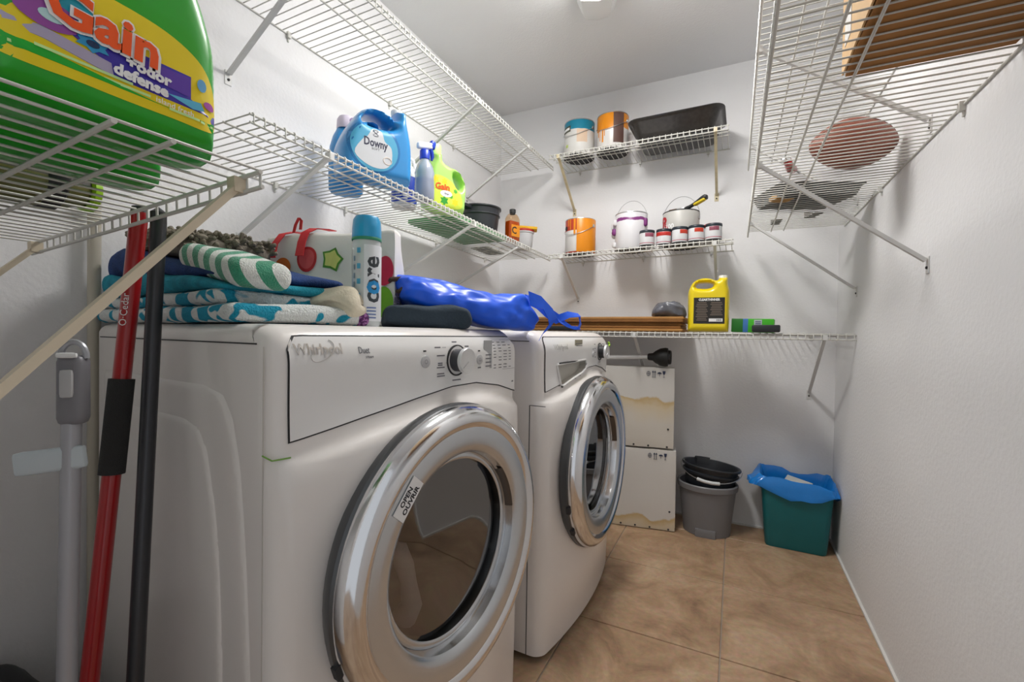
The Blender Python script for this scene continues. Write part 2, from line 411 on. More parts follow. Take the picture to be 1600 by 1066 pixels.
shelf('wire shelf on the right wall holding a brown football', (XR, .30, 1.475), (0, 0, RR_), 2.17, .388, .31, (1.18, 1.92), (.55, 1.0, 1.6), m=wirem)
shelf('topmost wire shelf on the right wall, above the football', (XR, .30, 1.81), (0, 0, RR_), 2.21, .392, .29, (1.19, 1.93), (.6, 1.2, 1.8))

# ------------------------------------------------------------------ ceiling lamp
lt = thing('ceiling_lamp', 'long white ceiling lamp with a tapered end cap', 'lamp', (-.458, 1.525, ZC), R(14))
def lamp_prof(w, h):
    return [(-w, 0), (-w*.96, -h*.5), (-w*.7, -h*.9), (0, -h), (w*.7, -h*.9), (w*.96, -h*.5), (w, 0)]
def lamp_loft(ys, m, name):
    mb = MB(); V = []; F = []
    for y, k in ys: V += [(x*k, y, z*min(1, k*1.15)) for x, z in lamp_prof(.085, .085)]
    for i in range(len(ys)-1):
        for q in range(6): F.append((i*7+q, i*7+q+1, (i+1)*7+q+1, (i+1)*7+q))
    for i in (0, len(ys)-1): F.append(tuple(i*7+q for q in range(7)))
    return mb.add(V, F).build(name, m, lt, True)
diff = mat('lamp_diffuser', (.9, .9, .9), .4, emit=(1, .98, .95), estr=15.5)
lamp_loft([(-.34, 1.0), (.24, 1.0)], diff, 'diffuser')
lamp_loft([(.24, 1.02), (.29, 1.0), (.35, .85), (.38, .68), (.39, .5)], whitep, 'end_cap')
lamp_loft([(-.34, 1.02), (-.39, 1.0), (-.45, .85), (-.48, .68), (-.49, .5)], whitep, 'end_cap')
ld = bpy.data.lights.new('lamp_light', 'AREA'); ld.shape = 'RECTANGLE'; ld.size = .16; ld.size_y = .56; ld.energy = LAMP_W; ld.color = (1, .975, .94)
lo = bpy.data.objects.new('lamp_light', ld); COL.objects.link(lo); lo.parent = lt; lo.location = (0, -.05, -.09)

# ------------------------------------------------------------------ laundry machines
MW, MD, MH = .686, .72, .975
def s_console(y):      # lower edge of the control panel, z at width position y
    pts = [(0, .793), (.034, .797), (.153, .817), (.286, .837), (.39, .850), (.48, .851), (.58, .836), (.66, .815), (.70, .808)]
    for (a, b), (c, d) in zip(pts, pts[1:]):
        if y <= c: return b + (d-b) * max(0, (y-a)) / (c-a)
    return pts[-1][1]
def front_x(y, z):
    u = 2*y/MW - 1
    bow = .018 + .036 * (1 - sm(.70, .86, z)) - .02 * (1 - sm(.0, .22, z))
    x = bow * (1 - u*u)
    cz = s_console(y) - .010
    band = sm(cz - .034, cz - .012, z)
    x -= .015 * band
    x -= .03 * sm(.90, .985, z) ** 2
    return x
def machine(name, label, cat, loc, rotz, washer=False):
    t = thing(name, label, cat, loc, rotz)
    # shell: lofted plan contours with a round opening behind the door
    cy, cz, RD = .343, .533, .285
    zs = sorted(set([.022, .03, .05] + [.07 + .03*i for i in range(23)] + [.76 + .0065*i for i in range(24)] + [.92, .935, .945, .955]))
    cr = .032; mb = MB(); V = []; F = []
    def contour(z, ins=0.0):
        P = [(-MD+ins, MW-ins), (-MD+ins, ins)]
        for x in (-.6, -.45, -.3, -.15, -.06): P.append((x, ins))
        for k in range(7):
            a = R(90*k/6); yy = cr - cr*math.cos(a); P.append((front_x(yy, z) - cr + cr*math.sin(a) - ins*math.sin(a), yy + ins*math.cos(a)))
        for k in range(1, 40):
            yy = cr + (MW - 2*cr)*k/40; P.append((front_x(yy, z) - ins, yy))
        for k in range(7):
            a = R(90 - 90*k/6); yy = MW - cr + cr*math.cos(a); P.append((front_x(yy, z) - cr + cr*math.sin(a) - ins*math.sin(a), yy - ins*math.cos(a)))
        for x in (-.06, -.3, -.6): P.append((x, MW-ins))
        return P
    rings = [(z, 0.0) for z in zs] + [(.963, .003), (.969, .008), (.973, .015), (MH, .026)]
    for z, ins in rings: V += [(x, y, z) for x, y in contour(z, ins)]
    n = len(contour(.5))
    dpoly = [(.10, .872), (.345, .878), (.36, .862), (.345, .846), (.30, .834), (.22, .822), (.135, .806), (.12, .808)]
    def in_drawer(y, z, grow=0.0):
        return washer and (inside(y, z, dpoly) or (grow > 0 and seg_dist(y, z, [dpoly]) < grow))
    for i in range(len(rings)-1):
        for k in range(n):
            k2 = (k+1) % n; q = (i*n+k, i*n+k2, (i+1)*n+k2, (i+1)*n+k)
            c = [sum(V[j][a] for j in q)/4 for a in range(3)]
            if c[0] > -.02 and math.hypot(c[1]-cy, c[2]-cz) < .205: continue
            if c[0] > -.04 and .03 < c[1] < .5 and in_drawer(c[1], c[2], .004): continue
            F.append(q)
    F.append(tuple((len(rings)-1)*n + k for k in range(n)))
    mb.add(V, F).build('cabinet', enamel, t, angle=35)
    for yy in (.05, MW-.05):
        for xx in (-.08, -MD+.08): MB().lathe([(0, 0), (.02, 0), (.02, .01), (.012, .012), (.012, .03)], 12, Matrix.Translation((xx, yy, 0))).build('foot', black, t)
    # seams
    g = MB().box((-MD/2-.02, -.0003, .944), (MD-.06, .0016, .0022)).box((-MD/2-.02, MW+.0003, .944), (MD-.06, .0016, .0022))
    g.build('top_seam', dark, t, smooth=False)
    if washer:
        MB().box((-.045, -.0003, .39), (.0022, .0018, .735)).build('side_seam', dark, t, smooth=False)
        MB().box((-.02, -.0003, .757), (.05, .0016, .0016)).build('side_seam', dark, t, smooth=False)
    else:
        MB().box((-.03, -.0003, .48), (.0012, .0012, .92)).build('side_seam', mat('seam_beige', (.55, .52, .48), .5), t, smooth=False)
        for zt, xf, th, nm in ((.86, 0.0, .008, 'embossed_side_panel'), (.80, -.075, .016, 'embossed_side_ridge')):
            lp = [(-.68, .05), (-.072+xf, .05), (-.056+xf, .25), (-.062+xf, .45), (-.076+xf, .62), (-.0935+xf, .746*zt/.86), (-.118+xf, .825*zt/.86), (-.15+xf, zt), (-.22+xf, zt+.012), (-.45, zt+.012), (-.68, zt+.012)]
            f_ = Form([lp], th, .022); vo, fo = tri_fill([lp], grid_in([lp], .02, .012) + [q for q in grid_in([[p for p in lp]], .0085, .003) if seg_dist(q[0], q[1], [lp]) < .024])
            MB().add([(x, -f_.h(x, z) if seg_dist(x, z, [lp]) > 1e-5 else .001, z) for x, z in vo], fo).build(nm, enamel, t, angle=80)
    # control panel: gap patch and panel patch follow the front
    def patch(nm, m, y0, y1, zt, off, lo_off, rad, nu=160 if washer else 44, nv=50 if washer else 14):
        def fn(u, v):
            y = y0 + (y1-y0)*u; zb = s_console(y) + lo_off
            top = zt
            for e in (y0, y1):
                d = abs(y - e)
                if d < rad: top = zt - rad + math.sqrt(max(0, rad*rad - (rad-d)**2))
            z = zb + (top-zb)*v
            return (front_x(y, z) + off, y, z)
        g_ = MB().grid(fn, nu, nv)
        g_.f = [f for f in g_.f if not in_drawer(sum(g_.v[q][1] for q in f)/4, sum(g_.v[q][2] for q in f)/4, .003 if off < .002 else 0)]
        return g_.build(nm, m, t, angle=60)
    patch('panel_gap', dark, .026, .672, .9585, .0009, -.0026, .022)
    patch('control_panel', enamel2, .0285, .6695, .956, .0022, 0.0, .020)
    def on(y, z, off=.003): return (front_x(y, z) + off, y, z)
    def fn_front(cy_, cz_, off=.0028):
        return lambda x, y, z: Vector((front_x(cy_+x, cz_+y) + off + z, cy_+x, cz_+y))
    def knob(y, z, r):
        M = Matrix.Translation(on(y, z, .001)) @ Matrix.Rotation(R(90), 4, 'Y')
        k = MB().lathe([(r*1.18, 0), (r*1.18, .003), (r*1.08, .004), (r*1.08, .002)], 40, M).build('knob_ring', dark, t)
        b = MB().lathe([(r*.84, .0), (r*.84, .026)], 40, M).build('knob', black if washer else mat('knob_charcoal', (.06, .06, .07), .5), t)
        MB().lathe([(r*.9, .024), (r*.97, .026), (r*.97, .031), (r*.92, .0335), (r*.86, .033), (0, .0345)], 40, M).build('knob_cap', mat('knob_silver', (.72, .72, .72), .3, .35), b)
        return MB().tube([M @ Vector((.002, 0, .0345)), M @ Vector((r*.5, -r*.55, .0338))], .0008, 5).build('pointer', steel, b)
    def button(y, z, r, sym):
        M = Matrix.Translation(on(y, z, .0015)) @ Matrix.Rotation(R(90), 4, 'Y')
        b = MB().lathe([(r, 0), (r, .0025), (r*.9, .003), (0, .003)], 28, M).build('button', mat('button_grey', (.52, .52, .53), .4), t)
        MB().lathe([(r*.35, .0032), (r*.28, .0032)], 16, M).build('button_symbol', inkg, b, False)
        MB().box(on(y-.001, z+r+.009, .0028), (.0006, .008, .003)).build('indicator', dark, t, smooth=False)
    marks = MB()
    def mark(y, z, w, h=.0018): marks.box(on(y, z, .0026), (.0005, w, h))
    if not washer:
        text('Whirlpool', .024, mat('logo_silver', (.60, .59, .58), .3, .6), t, fn=fn_front(.078, .935), width=.082, bold=.0006)
        sw = [(.030*math.cos(a)*.75 + .006, .016*math.sin(a)) for a in [R(200 + 14*i) for i in range(18)]]
        MB().tube([on(.078 + x*.8 + y*.7, .933 + y*1.1, .0034) for x, y in sw], .0007, 5).build('logo_swoosh', MATS['logo_silver'], t)
        text('Duet', .017, inkg, t, fn=fn_front(.160, .932), width=.022)
        text('STEAM', .0055, inkg, t, fn=fn_front(.170, .920), width=.016)
        knob(.405, .905, .029); button(.306, .906, .0125, 'p'); button(.492, .903, .0115, 's')
        for y, z, w in ((.405, .945, .016), (.345, .934, .018), (.352, .917, .024), (.350, .901, .014), (.350, .897, .014), (.352, .892, .024), (.352, .879, .022), (.353, .874, .024), (.405, .862, .028), (.492, .884, .012), (.445, .935, .014)): mark(y, z, w, .0026)
        for y, z, w in ((.366, .934, .012), (.372, .901, .008)): mark(y, z, w, .0007)
        # display
        pd = []
        disp = MB().box((front_x(.530, .925)+.0026, .530, .914), (.001, .034, .068)).build('display_panel', mat('display_grey', (.42, .43, .44), .35), t, smooth=False)
        MB().box((front_x(.530, .93)+.0034, .529, .931), (.001, .024, .020)).build('screen', dark, disp, smooth=False)
        for z in (.913, .904, .895, .886): MB().box((front_x(.53, z)+.0034, .530, z), (.0008, .022, .0025)).build('key_print', inkg, disp, smooth=False)
        for r_ in range(9):
            for c_ in range(4):
                if (r_*4+c_) % 7 == 3: continue
                mark(.562 + .026*c_, .943 - .0075*r_ - (.004 if r_ > 6 else 0), .010 + .006*((r_*3+c_) % 3)/2, .0018)
        mark(.610, .949, .11, .0006); mark(.61, .874, .1, .0006)
        text('OFF', .006, inkg, t, fn=fn_front(.656, .838))
    else:
        text('Whirlpool', .024, mat('logo_silver', (.60, .59, .58), .3, .6), t, fn=fn_front(.135, .925), width=.10)
        st = MB().box(on(.285, .935, .003), (.001, .075, .026)).build('sticker', mat('faded_sticker', '#a9a48d', .6), t, smooth=False)
        for i in range(3): MB().box((on(.285, .928 + .007*i, .0038)), (.0006, .06, .0025)).build('sticker_print', inkg, st, smooth=False)
        knob(.535, .900, .029); button(.44, .893, .011, 'p')
        MB().tube([on(.565 + .012*math.sin(i*2.4), .930 + .008*math.cos(i*1.9), .036) for i in range(9)], .003, 6).build('green_tape', mat('lime_tape', '#9ac43a', .5), t)
        for y, z, w in ((.47, .93, .014), (.465, .915, .016), (.467, .90, .014), (.47, .882, .014), (.535, .86, .022), (.60, .93, .02), (.60, .915, .02), (.6, .9, .02)): mark(y, z, w, .0025)
        # detergent drawer recess
        dr = MB(); pts = [(.10, .872), (.345, .878), (.36, .862), (.345, .846), (.30, .834), (.22, .822), (.135, .806), (.12, .808)]
        n_ = len(pts); Vv = [on(y, z, .0028) for y, z in pts] + [on(y*.96+.009, z*.96+.0335, -.020) for y, z in pts]
        dr.add(Vv, [(i, (i+1) % n_, n_+(i+1) % n_, n_+i) for i in range(n_)] + [tuple(range(n_, 2*n_))])
        dr.build('drawer_recess', mat('drawer_inside', (.52, .50, .45), .45), t, angle=30)
        MB().tube([on(y, z, .0032) for y, z in pts] + [on(*pts[0], .0032)], .0036, 6).build('drawer_rim', enamel2, t)
        MB().box(on(.225, .8765, .0035), (.003, .24, .004)).build('drawer_edge', dark, t, smooth=False)
    marks.build('printed_markings', inkg, t, smooth=False)['kind'] = 'stuff'
    if not washer:
        MB().tube([(-.03, -.0015, .778)] + [(front_x(y, .775)+.0006, y, .772) for y in (.004, .012, .02, .03)], .0012, 6).build('green_stain', mat('green_stain', '#7fae52', .6), t)
    # door
    bx = front_x(cy, .45) - .006
    M = Matrix.Translation((bx, cy, cz)) @ Matrix.Rotation(R(90), 4, 'Y')
    d = MB().lathe([(RD-.004, -.022), (RD+.004, -.006), (RD+.004, .004), (RD-.002, .010)], 72, M).build('door_rim', mat('door_gasket_grey', (.10, .105, .11), .35, .6), t)
    door = MB().lathe([(RD, .006), (RD+.002, .016), (RD-.004, .030), (RD-.014, .040), (RD-.026, .044), (RD-.036, .041), (RD-.043, .036)], 96, M).build('door_ring', chrome, t, angle=70)
    MB().lathe([(RD-.0425, .0362), (RD-.06, .0375), (RD-.078, .036), (RD-.090, .031), (RD-.094, .026)], 96, M).build('door_face', satin, door, angle=70)
    MB().lathe([(RD-.094, .026), (RD-.098, .0), (RD-.102, -.025)], 96, M).build('inner_ring', chrome, door, angle=70)
    MB().lathe([(RD-.098, .004), (RD-.106, .008), (RD-.112, .004)], 96, M).build('glass_seal', satin, door, angle=70)
    MB().lathe([(RD-.100, -.006), (RD-.108, -.010), (RD-.116, -.0115), (.08, -.0115), (0, -.0115)], 64, M).build('door_glass', glass_mat('tinted_door_glass', (.46, .46, .47), .24), door, angle=70)
    MB().lathe([(.215, -.03), (.23, -.05), (.24, -.42), (.0, -.44)], 48, M).build('drum', mat('drum_metal', (.20, .20, .20), .45, .4), t, angle=70)
    # grip recess on the far side of the ring
    def ringpt(ang, rad, x): return M @ Vector((-rad*math.sin(ang), rad*math.cos(ang), x))
    gp = MB(); k_ = 14
    Vg = []; Fg = []
    for i in range(k_+1):
        a = R(8 + 34*i/k_)
        for rad, x in ((RD-.100, .010), (RD-.097, .022), (RD-.0935, .0275)): Vg.append(ringpt(a, rad-.0008, x))
    for i in range(k_):
        for j in range(2): Fg.append((i*3+j, i*3+j+1, (i+1)*3+j+1, (i+1)*3+j))
    gp.add(Vg, Fg).build('grip_recess', mat('grip_dark', (.11, .09, .075), .35, .5), door)
    for a in (198, 216):
        MB().box((0, 0, 0), (.012, .012, .022)).build('ring_notch', dark, door, False, loc=M @ Vector((RD*math.sin(R(a-90)) * 0 - (RD+.002)*math.sin(R(a)), (RD+.002)*math.cos(R(a)), .006)), rot=(R(a-180), 0, 0))
    if not washer:
        # printed sticker on the door face, reading along the ring
        a = R(137); pc = ringpt(a, RD-.066, .0385); ang = math.atan2(math.sin(R(47)), math.cos(R(47)))
        sroot = MB().box((0, 0, 0), (.0008, .072, .030)).build('sticker', white_ink, door, False, loc=pc, rot=(R(49), 0, 0))
        text('OPEN', .0135, inkb, sroot, loc=(.0006, 0, .0065), rot=(0, 0, R(90)), width=.036, bold=.0004)
        text('OUVRIR', .0135, inkb, sroot, loc=(.0006, 0, -.0065), rot=(0, 0, R(90)), width=.052, bold=.0004)
        c1 = M @ Vector((.115, -.085, -.055))
        def sock(p): return p
        mbk = MB().tube([c1 + Vector((-.03, -.015, .13)), c1 + Vector((-.005, 0, .12)), c1 + Vector((0, .008, .09)), c1 + Vector((.0, .02, .05)), c1 + Vector((0, .03, .0)), c1 + Vector((-.02, .03, -.03))], [.012, .018, .019, .016, .021, .026], 12)
        mbk.build('cloth_inside_drum', mat('white_cloth', (.75, .72, .68), .9, bump=.3), t)
    return t
machine('clothes_dryer', 'white front-loading dryer nearest the camera with towels piled on top', 'dryer', (-.595, .434, 0), R(-6.2))
machine('washing_machine', 'white front-loading washer with detergent drawer beside the back wall boxes', 'washer', (-.487, 1.202, 0), R(-1.5), True)

# ------------------------------------------------------------------ things on top of the dryer
DTOP = MH
def dry(x, y, z=0.0):      # dryer-frame position (x from its front, y from its near side) -> world
    a = R(6.2); return (-.595 + x*math.cos(a) + y*math.sin(a), .434 - x*math.sin(a) + y*math.cos(a), DTOP + z)
DR = R(-6.2)
def towel(name, label, loc, half, r, m, seed, amp=.006, droop=0.0, rotz=DR, n=(40, 20, 8), folds=0.0, cat='towel', lx=0.0, lb=None, freq=9):
    def disp(p):
        q = Vector((p.x*freq, p.y*freq, p.z*freq*1.5)); k = p.z / half[2]
        p = p + Vector((N(q, 1, seed), N(q, 1, seed+5), N(q, 1, seed+9))) * amp
        p.z += .010 * N((p.x*5, p.y*5, 0), 1, seed+3) * (1 + k) * .5 + ((lx if lb is None else lb) * (1-k) + lx*(1+k)) * .5 * p.x
        if folds: p.y += folds * math.sin(k * 3.0) * .5
        if droop and p.x < -half[0]*.75: p.z -= droop * ((-p.x/half[0]) - .75) * 4
        return p
    o = MB().slab(half, r, n, disp).build(name, m, None, True, (loc[0], loc[1], loc[2] + half[2]), (0, 0, rotz), angle=80)
    return tag(o, label, cat)
terry_p = blotch_mat('terry_teal_white', ('#dfe3e2', '#1595b4'), 25, .95, 1.0, 260, 1.0, (.52, .55))
terry_t = mat('terry_teal', '#1c8fa6', .95, bump=1.0, bscale=260, vary=.25, vscale=30)
terry_n = mat('terry_navy', '#17386f', .95, bump=1.0, bscale=260, vary=.3, vscale=30)
towel('folded_towel', 'white towel with teal blotches, lowest in the pile on the dryer', dry(-.445, .150, .002), (.315, .148, .015), .0145, terry_p, 1, .003, .0)
towel('folded_towel', 'white and teal patterned towel fold just under the plain teal towel', dry(-.475, .145, .033), (.290, .138, .013), .0125, terry_p, 4, .004, .0)
towel('folded_towel', 'plain teal towel in the middle of the pile on the dryer', dry(-.465, .140, .060), (.285, .132, .018), .0175, terry_t, 8, .005, .0, lx=-.06, lb=0)
towel('folded_towel', 'navy blue towel on top of the teal towel', dry(-.475, .145, .097), (.275, .128, .021), .0205, terry_n, 12, .006, .02, lx=-.15, lb=-.06)
# chenille mop pad
mp = thing('mop_pad', 'grey-brown chenille mop pad lying on the navy towel', 'mop pad', dry(-.525, .130, .147), DR)
MB().slab((.145, .085, .022), .02, (14, 8, 4), lambda p: p + Vector((0, 0, .006*N((p.x*8, p.y*8, 1)) - .10*p.x))).build('backing', mat('mop_cloth', '#6d665c', .95, bump=.5), mp, loc=(0, 0, .024))
ch = MB()
for i in range(640):
    x = random.uniform(-.158, .158); y = random.uniform(-.096, .092); ex_ = max(abs(x)/.158, abs(y)/.096)
    z = .042 + random.uniform(0, .008) - .035*sm(.80, 1.0, ex_)*random.random() - .10*x
    d = Vector((random.uniform(-1, 1) + x*5, random.uniform(-1, 1) + y*9, random.uniform(.1, 1.2))).normalized()
    L = random.uniform(.014, .022); p = Vector((x*.94, y*.92, z))
    ch.tube([p, p + d*L*.5, p + d*L + Vector((0, 0, -.003)), p + d*(L+.003) + Vector((0, 0, -.004))], [.0042, .0052, .0048, .0018], 6)
c_ = ch.build('chenille', mat('chenille', '#7d7568', .95, vary=.3, vscale=60, bump=.5, bscale=500), mp); c_['kind'] = 'stuff'
# striped cloth roll
def stripe_mat():
    m = bpy.data.materials.new('green_white_stripes'); m.use_nodes = True; t = NT(m); t.b.inputs['Roughness'].default_value = .95; t.b.inputs['Sheen Weight'].default_value = .3
    w = t.new('ShaderNodeTexWave'); w.bands_direction = 'X'; w.inputs['Scale'].default_value = 9.5; w.inputs['Distortion'].default_value = .6; w.inputs['Detail'].default_value = 1
    mp_ = t.new('ShaderNodeMapping'); mp_.inputs['Rotation'].default_value = (0, R(24), R(-36)); t.link(t.coord(), mp_.inputs[0]); t.link(mp_.outputs[0], w.inputs['Vector'])
    r = t.new('ShaderNodeValToRGB'); e = r.color_ramp.elements; e[0].position = .46; e[0].color = C('#e6e8e4'); e[1].position = .52; e[1].color = C('#3d9a78')
    t.link(w.outputs['Fac'], r.inputs[0]); t.link(r.outputs[0], t.b.inputs['Base Color'])
    n2 = t.new('ShaderNodeTexNoise'); n2.inputs['Scale'].default_value = 350; t.link(t.coord(), n2.inputs['Vector'])
    bp = t.new('ShaderNodeBump'); bp.inputs['Strength'].default_value = .9; bp.inputs['Distance'].default_value = .006; t.link(n2.outputs[0], bp.inputs['Height']); t.link(bp.outputs[0], t.b.inputs['Normal'])
    return m
towel('striped_cloth', 'rolled green and white striped cloth beside the mop pad', dry(-.262, .072, .080), (.122, .055, .028), .026, stripe_mat(), 20, .005, 0, rotz=R(-10), n=(24, 12, 8), cat='cloth', lx=-.20)
towel('cream_cloth', 'crumpled cream cloth tucked between striped cloth and clear bottle', dry(-.195, .235, .010), (.075, .05, .034), .030, mat('cream_cloth', '#cfc6b2', .95, bump=.4, vary=.1), 25, .017, 0, rotz=R(20), n=(34, 24, 16), cat='cloth', freq=24)
towel('purple_crochet', 'small purple crocheted scrap beside the clear bottle', dry(-.150, .262, .001), (.024, .016, .014), .013, blotch_mat('purple_knit', ('#5b2a63', '#a06aa6'), 160, .95, .8, 300), 31, .006, 0, n=(10, 8, 6), cat='cloth')
# white shopping bag with fruit print
tb = thing('tote_bag', 'white shopping bag with fruit print and red straps standing behind the clear bottle', 'bag', (-.912, .834, DTOP), R(25))
bagm = mat('bag_white', '#e3e1dc', .55, bump=.12, bscale=60)
def bagd(p):
    k = (p.z+.115)/.23; p.y *= 1 - .45*k; p.x *= 1 - .04*k
    return p + Vector((.004*N(p, 14), .011*N(p, 13, 3), .009*k*N(p, 16, 7) + .04*k*p.x))
MB().slab((.166, .055, .115), .006, (30, 8, 24), bagd).build('bag_body', bagm, tb, loc=(0, 0, .1185), angle=70)
def bagfront(v):
    p = bagd(Vector((v[0], -.055, v[2]-.1185))); return (p.x, p.y - .0022, p.z+.1185)
def bprint(nm, col, pts): return disc_print(nm, mat('print_'+col.strip('#'), col, .5), tb, [(p[0], p[1]) for p in pts], 0, bagfront)
star = [(.008 + (.030 if i % 2 == 0 else .021)*math.sin(math.pi*2*i/10+.3), .165 + (.032 if i % 2 == 0 else .023)*math.cos(math.pi*2*i/10+.3)) for i in range(10)]
bprint('printed_starfruit', '#4f8f2f', star)
def bagfront(v):
    p = bagd(Vector((v[0], -.055, v[2]-.1185))); return (p.x, p.y - .003, p.z+.1185)
bprint('printed_starfruit_flesh', '#d6d97a', [(.008 + (x-.008)*.78, .165 + (z-.165)*.78) for x, z in star])
bprint('printed_grapefruit', '#c2272f', ell(-.058, .168, .027, .033)); 
bprint('printed_orange', '#d7742c', ell(-.122, .150, .020, .024))
def bagfront(v):
    p = bagd(Vector((v[0], -.055, v[2]-.1185))); return (p.x, p.y - .0038, p.z+.1185)
bprint('printed_grapefruit_flesh', '#d9575b', ell(-.058, .168, .021, .026))
bprint('printed_red_dot', '#c31244', ell(.140, .135, .023, .037)); bprint('printed_green_dot', '#6fae1f', ell(.139, .060, .023, .036))
strapm = mat('red_strap', '#c01c22', .5)
def strap(pts, w=.016): return MB().ribbon([Vector(p) for p in pts], Vector((w, 0, 0)), .002).build('strap', strapm, tb)
strap([(-.132, -.060, .165), (-.130, -.052, .20), (-.118, -.040, .226), (-.10, -.02, .236), (-.085, 0, .236)])
strap([(-.065, -.062, .17), (-.064, -.052, .205), (-.060, -.042, .230), (-.045, -.03, .243), (-.025, -.01, .246), (-.01, .0, .244)], .02)
strap([(-.095, -.03, .232), (-.088, -.035, .25), (-.080, -.034, .268), (-.076, -.03, .262), (-.078, -.03, .24)], .007)
text('nature', .030, mat('purple_ink', '#4a3b63', .6), tb, loc=(.1665, -.0500, .055), rot=(0, R(-84), 0), width=.06)
# clear water bottle
wb = thing('water_bottle', 'tall clear water bottle with bright blue cap standing in front of the fruit-print bag', 'bottle', (-.716, .737, DTOP), R(44))
MB().lathe([(0, .001), (.026, .001), (.0295, .006), (.030, .02), (.0293, .026), (.030, .04), (.0303, .15), (.0295, .178), (.0285, .19)], 36).build('bottle_body', mat('clear_pet', (.80, .86, .88), .12, alpha=1.0, trans=.35, coat=.3), wb)
MB().lathe([(.029, .188), (.0305, .19), (.0305, .193), (.0300, .210), (.0285, .228), (.024, .236), (.0, .237)], 36).build('cap', mat('cap_blue', '#1e9fd6', .35, coat=.3), wb)
MB().lathe([(.0302, .1835), (.0310, .1845), (.0310, .1895), (.0302, .1905)], 36).build('green_seal', mat('seal_green', '#2f8f6a', .4), wb)
MB().lathe([(.0306, .012), (.0309, .013), (.0309, .172), (.0306, .173)], 20, None, -100, 15).build('label', mat('label_frost', '#dfe3e8', .4), wb)
text('core', .056, mat('core_grey', '#3a4148', .5), wb, rot=(0, 0, R(22)), fn=lambda x, y, z: Vector((math.sin(y/.0312)*-(.0313+z), -math.cos(y/.0312)*(.0313+z), x+.10)), bold=.0012, width=.098)
text('o', .058, mat('core_blue', '#1f8fd0', .5), wb, rot=(0, 0, R(22)), fn=lambda x, y, z: Vector((math.sin(y/.0314)*-(.0318+z), -math.cos(y/.0314)*(.0318+z), x+.0835)), bold=.0022, width=.029)
for i, z in enumerate((.155, .122, .09, .06)):
    MB().lathe([(.0310, z), (.0313, z+.001), (.0313, z+.010), (.0310, z+.011)], 6, None, -128, -113).build('printed_icon', mat('icon_blue', '#4fa3c8', .5), wb)
for i in range(7):
    MB().lathe([(.0309, .03+.018*i), (.0311, .031+.018*i), (.0311, .04+.018*i), (.0309, .041+.018*i)], 4, None, -146, -137).build('printed_text', mat('text_slate', '#7a8fa0', .5), wb)
for i in range(4):
    MB().lathe([(.0311, .018+.007*i), (.0313, .0185+.007*i), (.0313, .0205+.007*i), (.0311, .021+.007*i)], 8, None, -88, -50).build('printed_line', mat('text_blue', '#5f74a8', .5), wb)
# dark clothes and the blue bag
towel('folded_clothes', 'dark slate folded clothes under the blue bag', (-.690, .905, DTOP+.001), (.10, .085, .026), .022, mat('slate_cloth', '#2d3a46', .9, bump=.3, vary=.2), 41, .009, 0, rotz=R(50), n=(30, 20, 12), cat='clothes', freq=18)
MBt = MB().tube([(-.735 + .03*math.cos(a), .865 + .012*math.sin(2*a), DTOP + .104 + .016*math.sin(a)) for a in [i*.7 for i in range(10)]], .006, 8)
tag(MBt.build('hair_tie', mat('brown_cord', '#4b3830', .8)), 'dark brown cord loop resting behind the left end of the blue bag', 'cord')
bb = thing('blue_bag', 'bright blue reusable bag slumped over the dryer toward the washer', 'bag', (-.634, 1.024, DTOP+.002), R(57))
bluem = mat('bag_blue', '#075ae6', .38, bump=.10, bscale=40, vary=.10, vscale=8)
def bbd(p):
    u = (p.x + .19)/.38; k = (p.z + .05)/.10
    h = .078 + .018*u - .045*sm(.86, 1.0, u); base = .046*(1 - sm(.0, .75, u)) - .010*sm(.85, 1, u)
    z = base + k*h
    y = p.y*(1 - .25*k) * (1 - .3*sm(.7, 1, u))
    f = .012*N((p.x*7 + p.z*10, p.y*9, p.z*12), 1, 2) + .016*abs(N((p.x*10 - p.z*14, p.y*6, p.z*5), 1, 9)) + .005*N((p.x*30, p.y*30, p.z*40), 1, 4)
    x = p.x + .02*N((p.y*10, p.z*20, 0), 1, 6) + (k-.5)*-.04*(1-u)
    return Vector((x, y - f*(1.0 if p.y < 0 else -1.0) , z + .8*f*(k > .4)))
MB().slab((.19, .085, .05), .04, (60, 22, 20), bbd).build('bag_body', bluem, bb, angle=80)
MB().ribbon([(.155, -.055, .085), (.19, -.065, .075), (.215, -.07, .045), (.225, -.072, .02), (.20, -.075, .004), (.185, -.075, -.015)], [(0, .01, .04), (0, .01, .035), (.02, .01, .03), (.025, .0, .03), (.025, 0, .03), (.02, 0, .03)], .002).build('strap', bluem, bb)
MB().ribbon([(.17, -.02, .085), (.20, -.02, .075), (.235, -.03, .05), (.262, -.04, .032), (.295, -.05, .046), (.325, -.06, .045), (.328, -.062, .02), (.322, -.064, .008)], [(0, .02, .03), (0, .01, .03), (.01, 0, .03), (.01, 0, .028), (0, .012, .018), (0, .014, .01), (.012, .006, 0), (.012, .006, 0)], .002).build('strap', bluem, bb)
MB().ribbon([(.262, -.04, .034), (.285, -.05, .018), (.305, -.056, .008), (.325, -.062, .007)], [(0, .01, .02), (0, .01, .016), (0, .012, .01), (0, .012, .008)], .002).build('strap', bluem, bb)
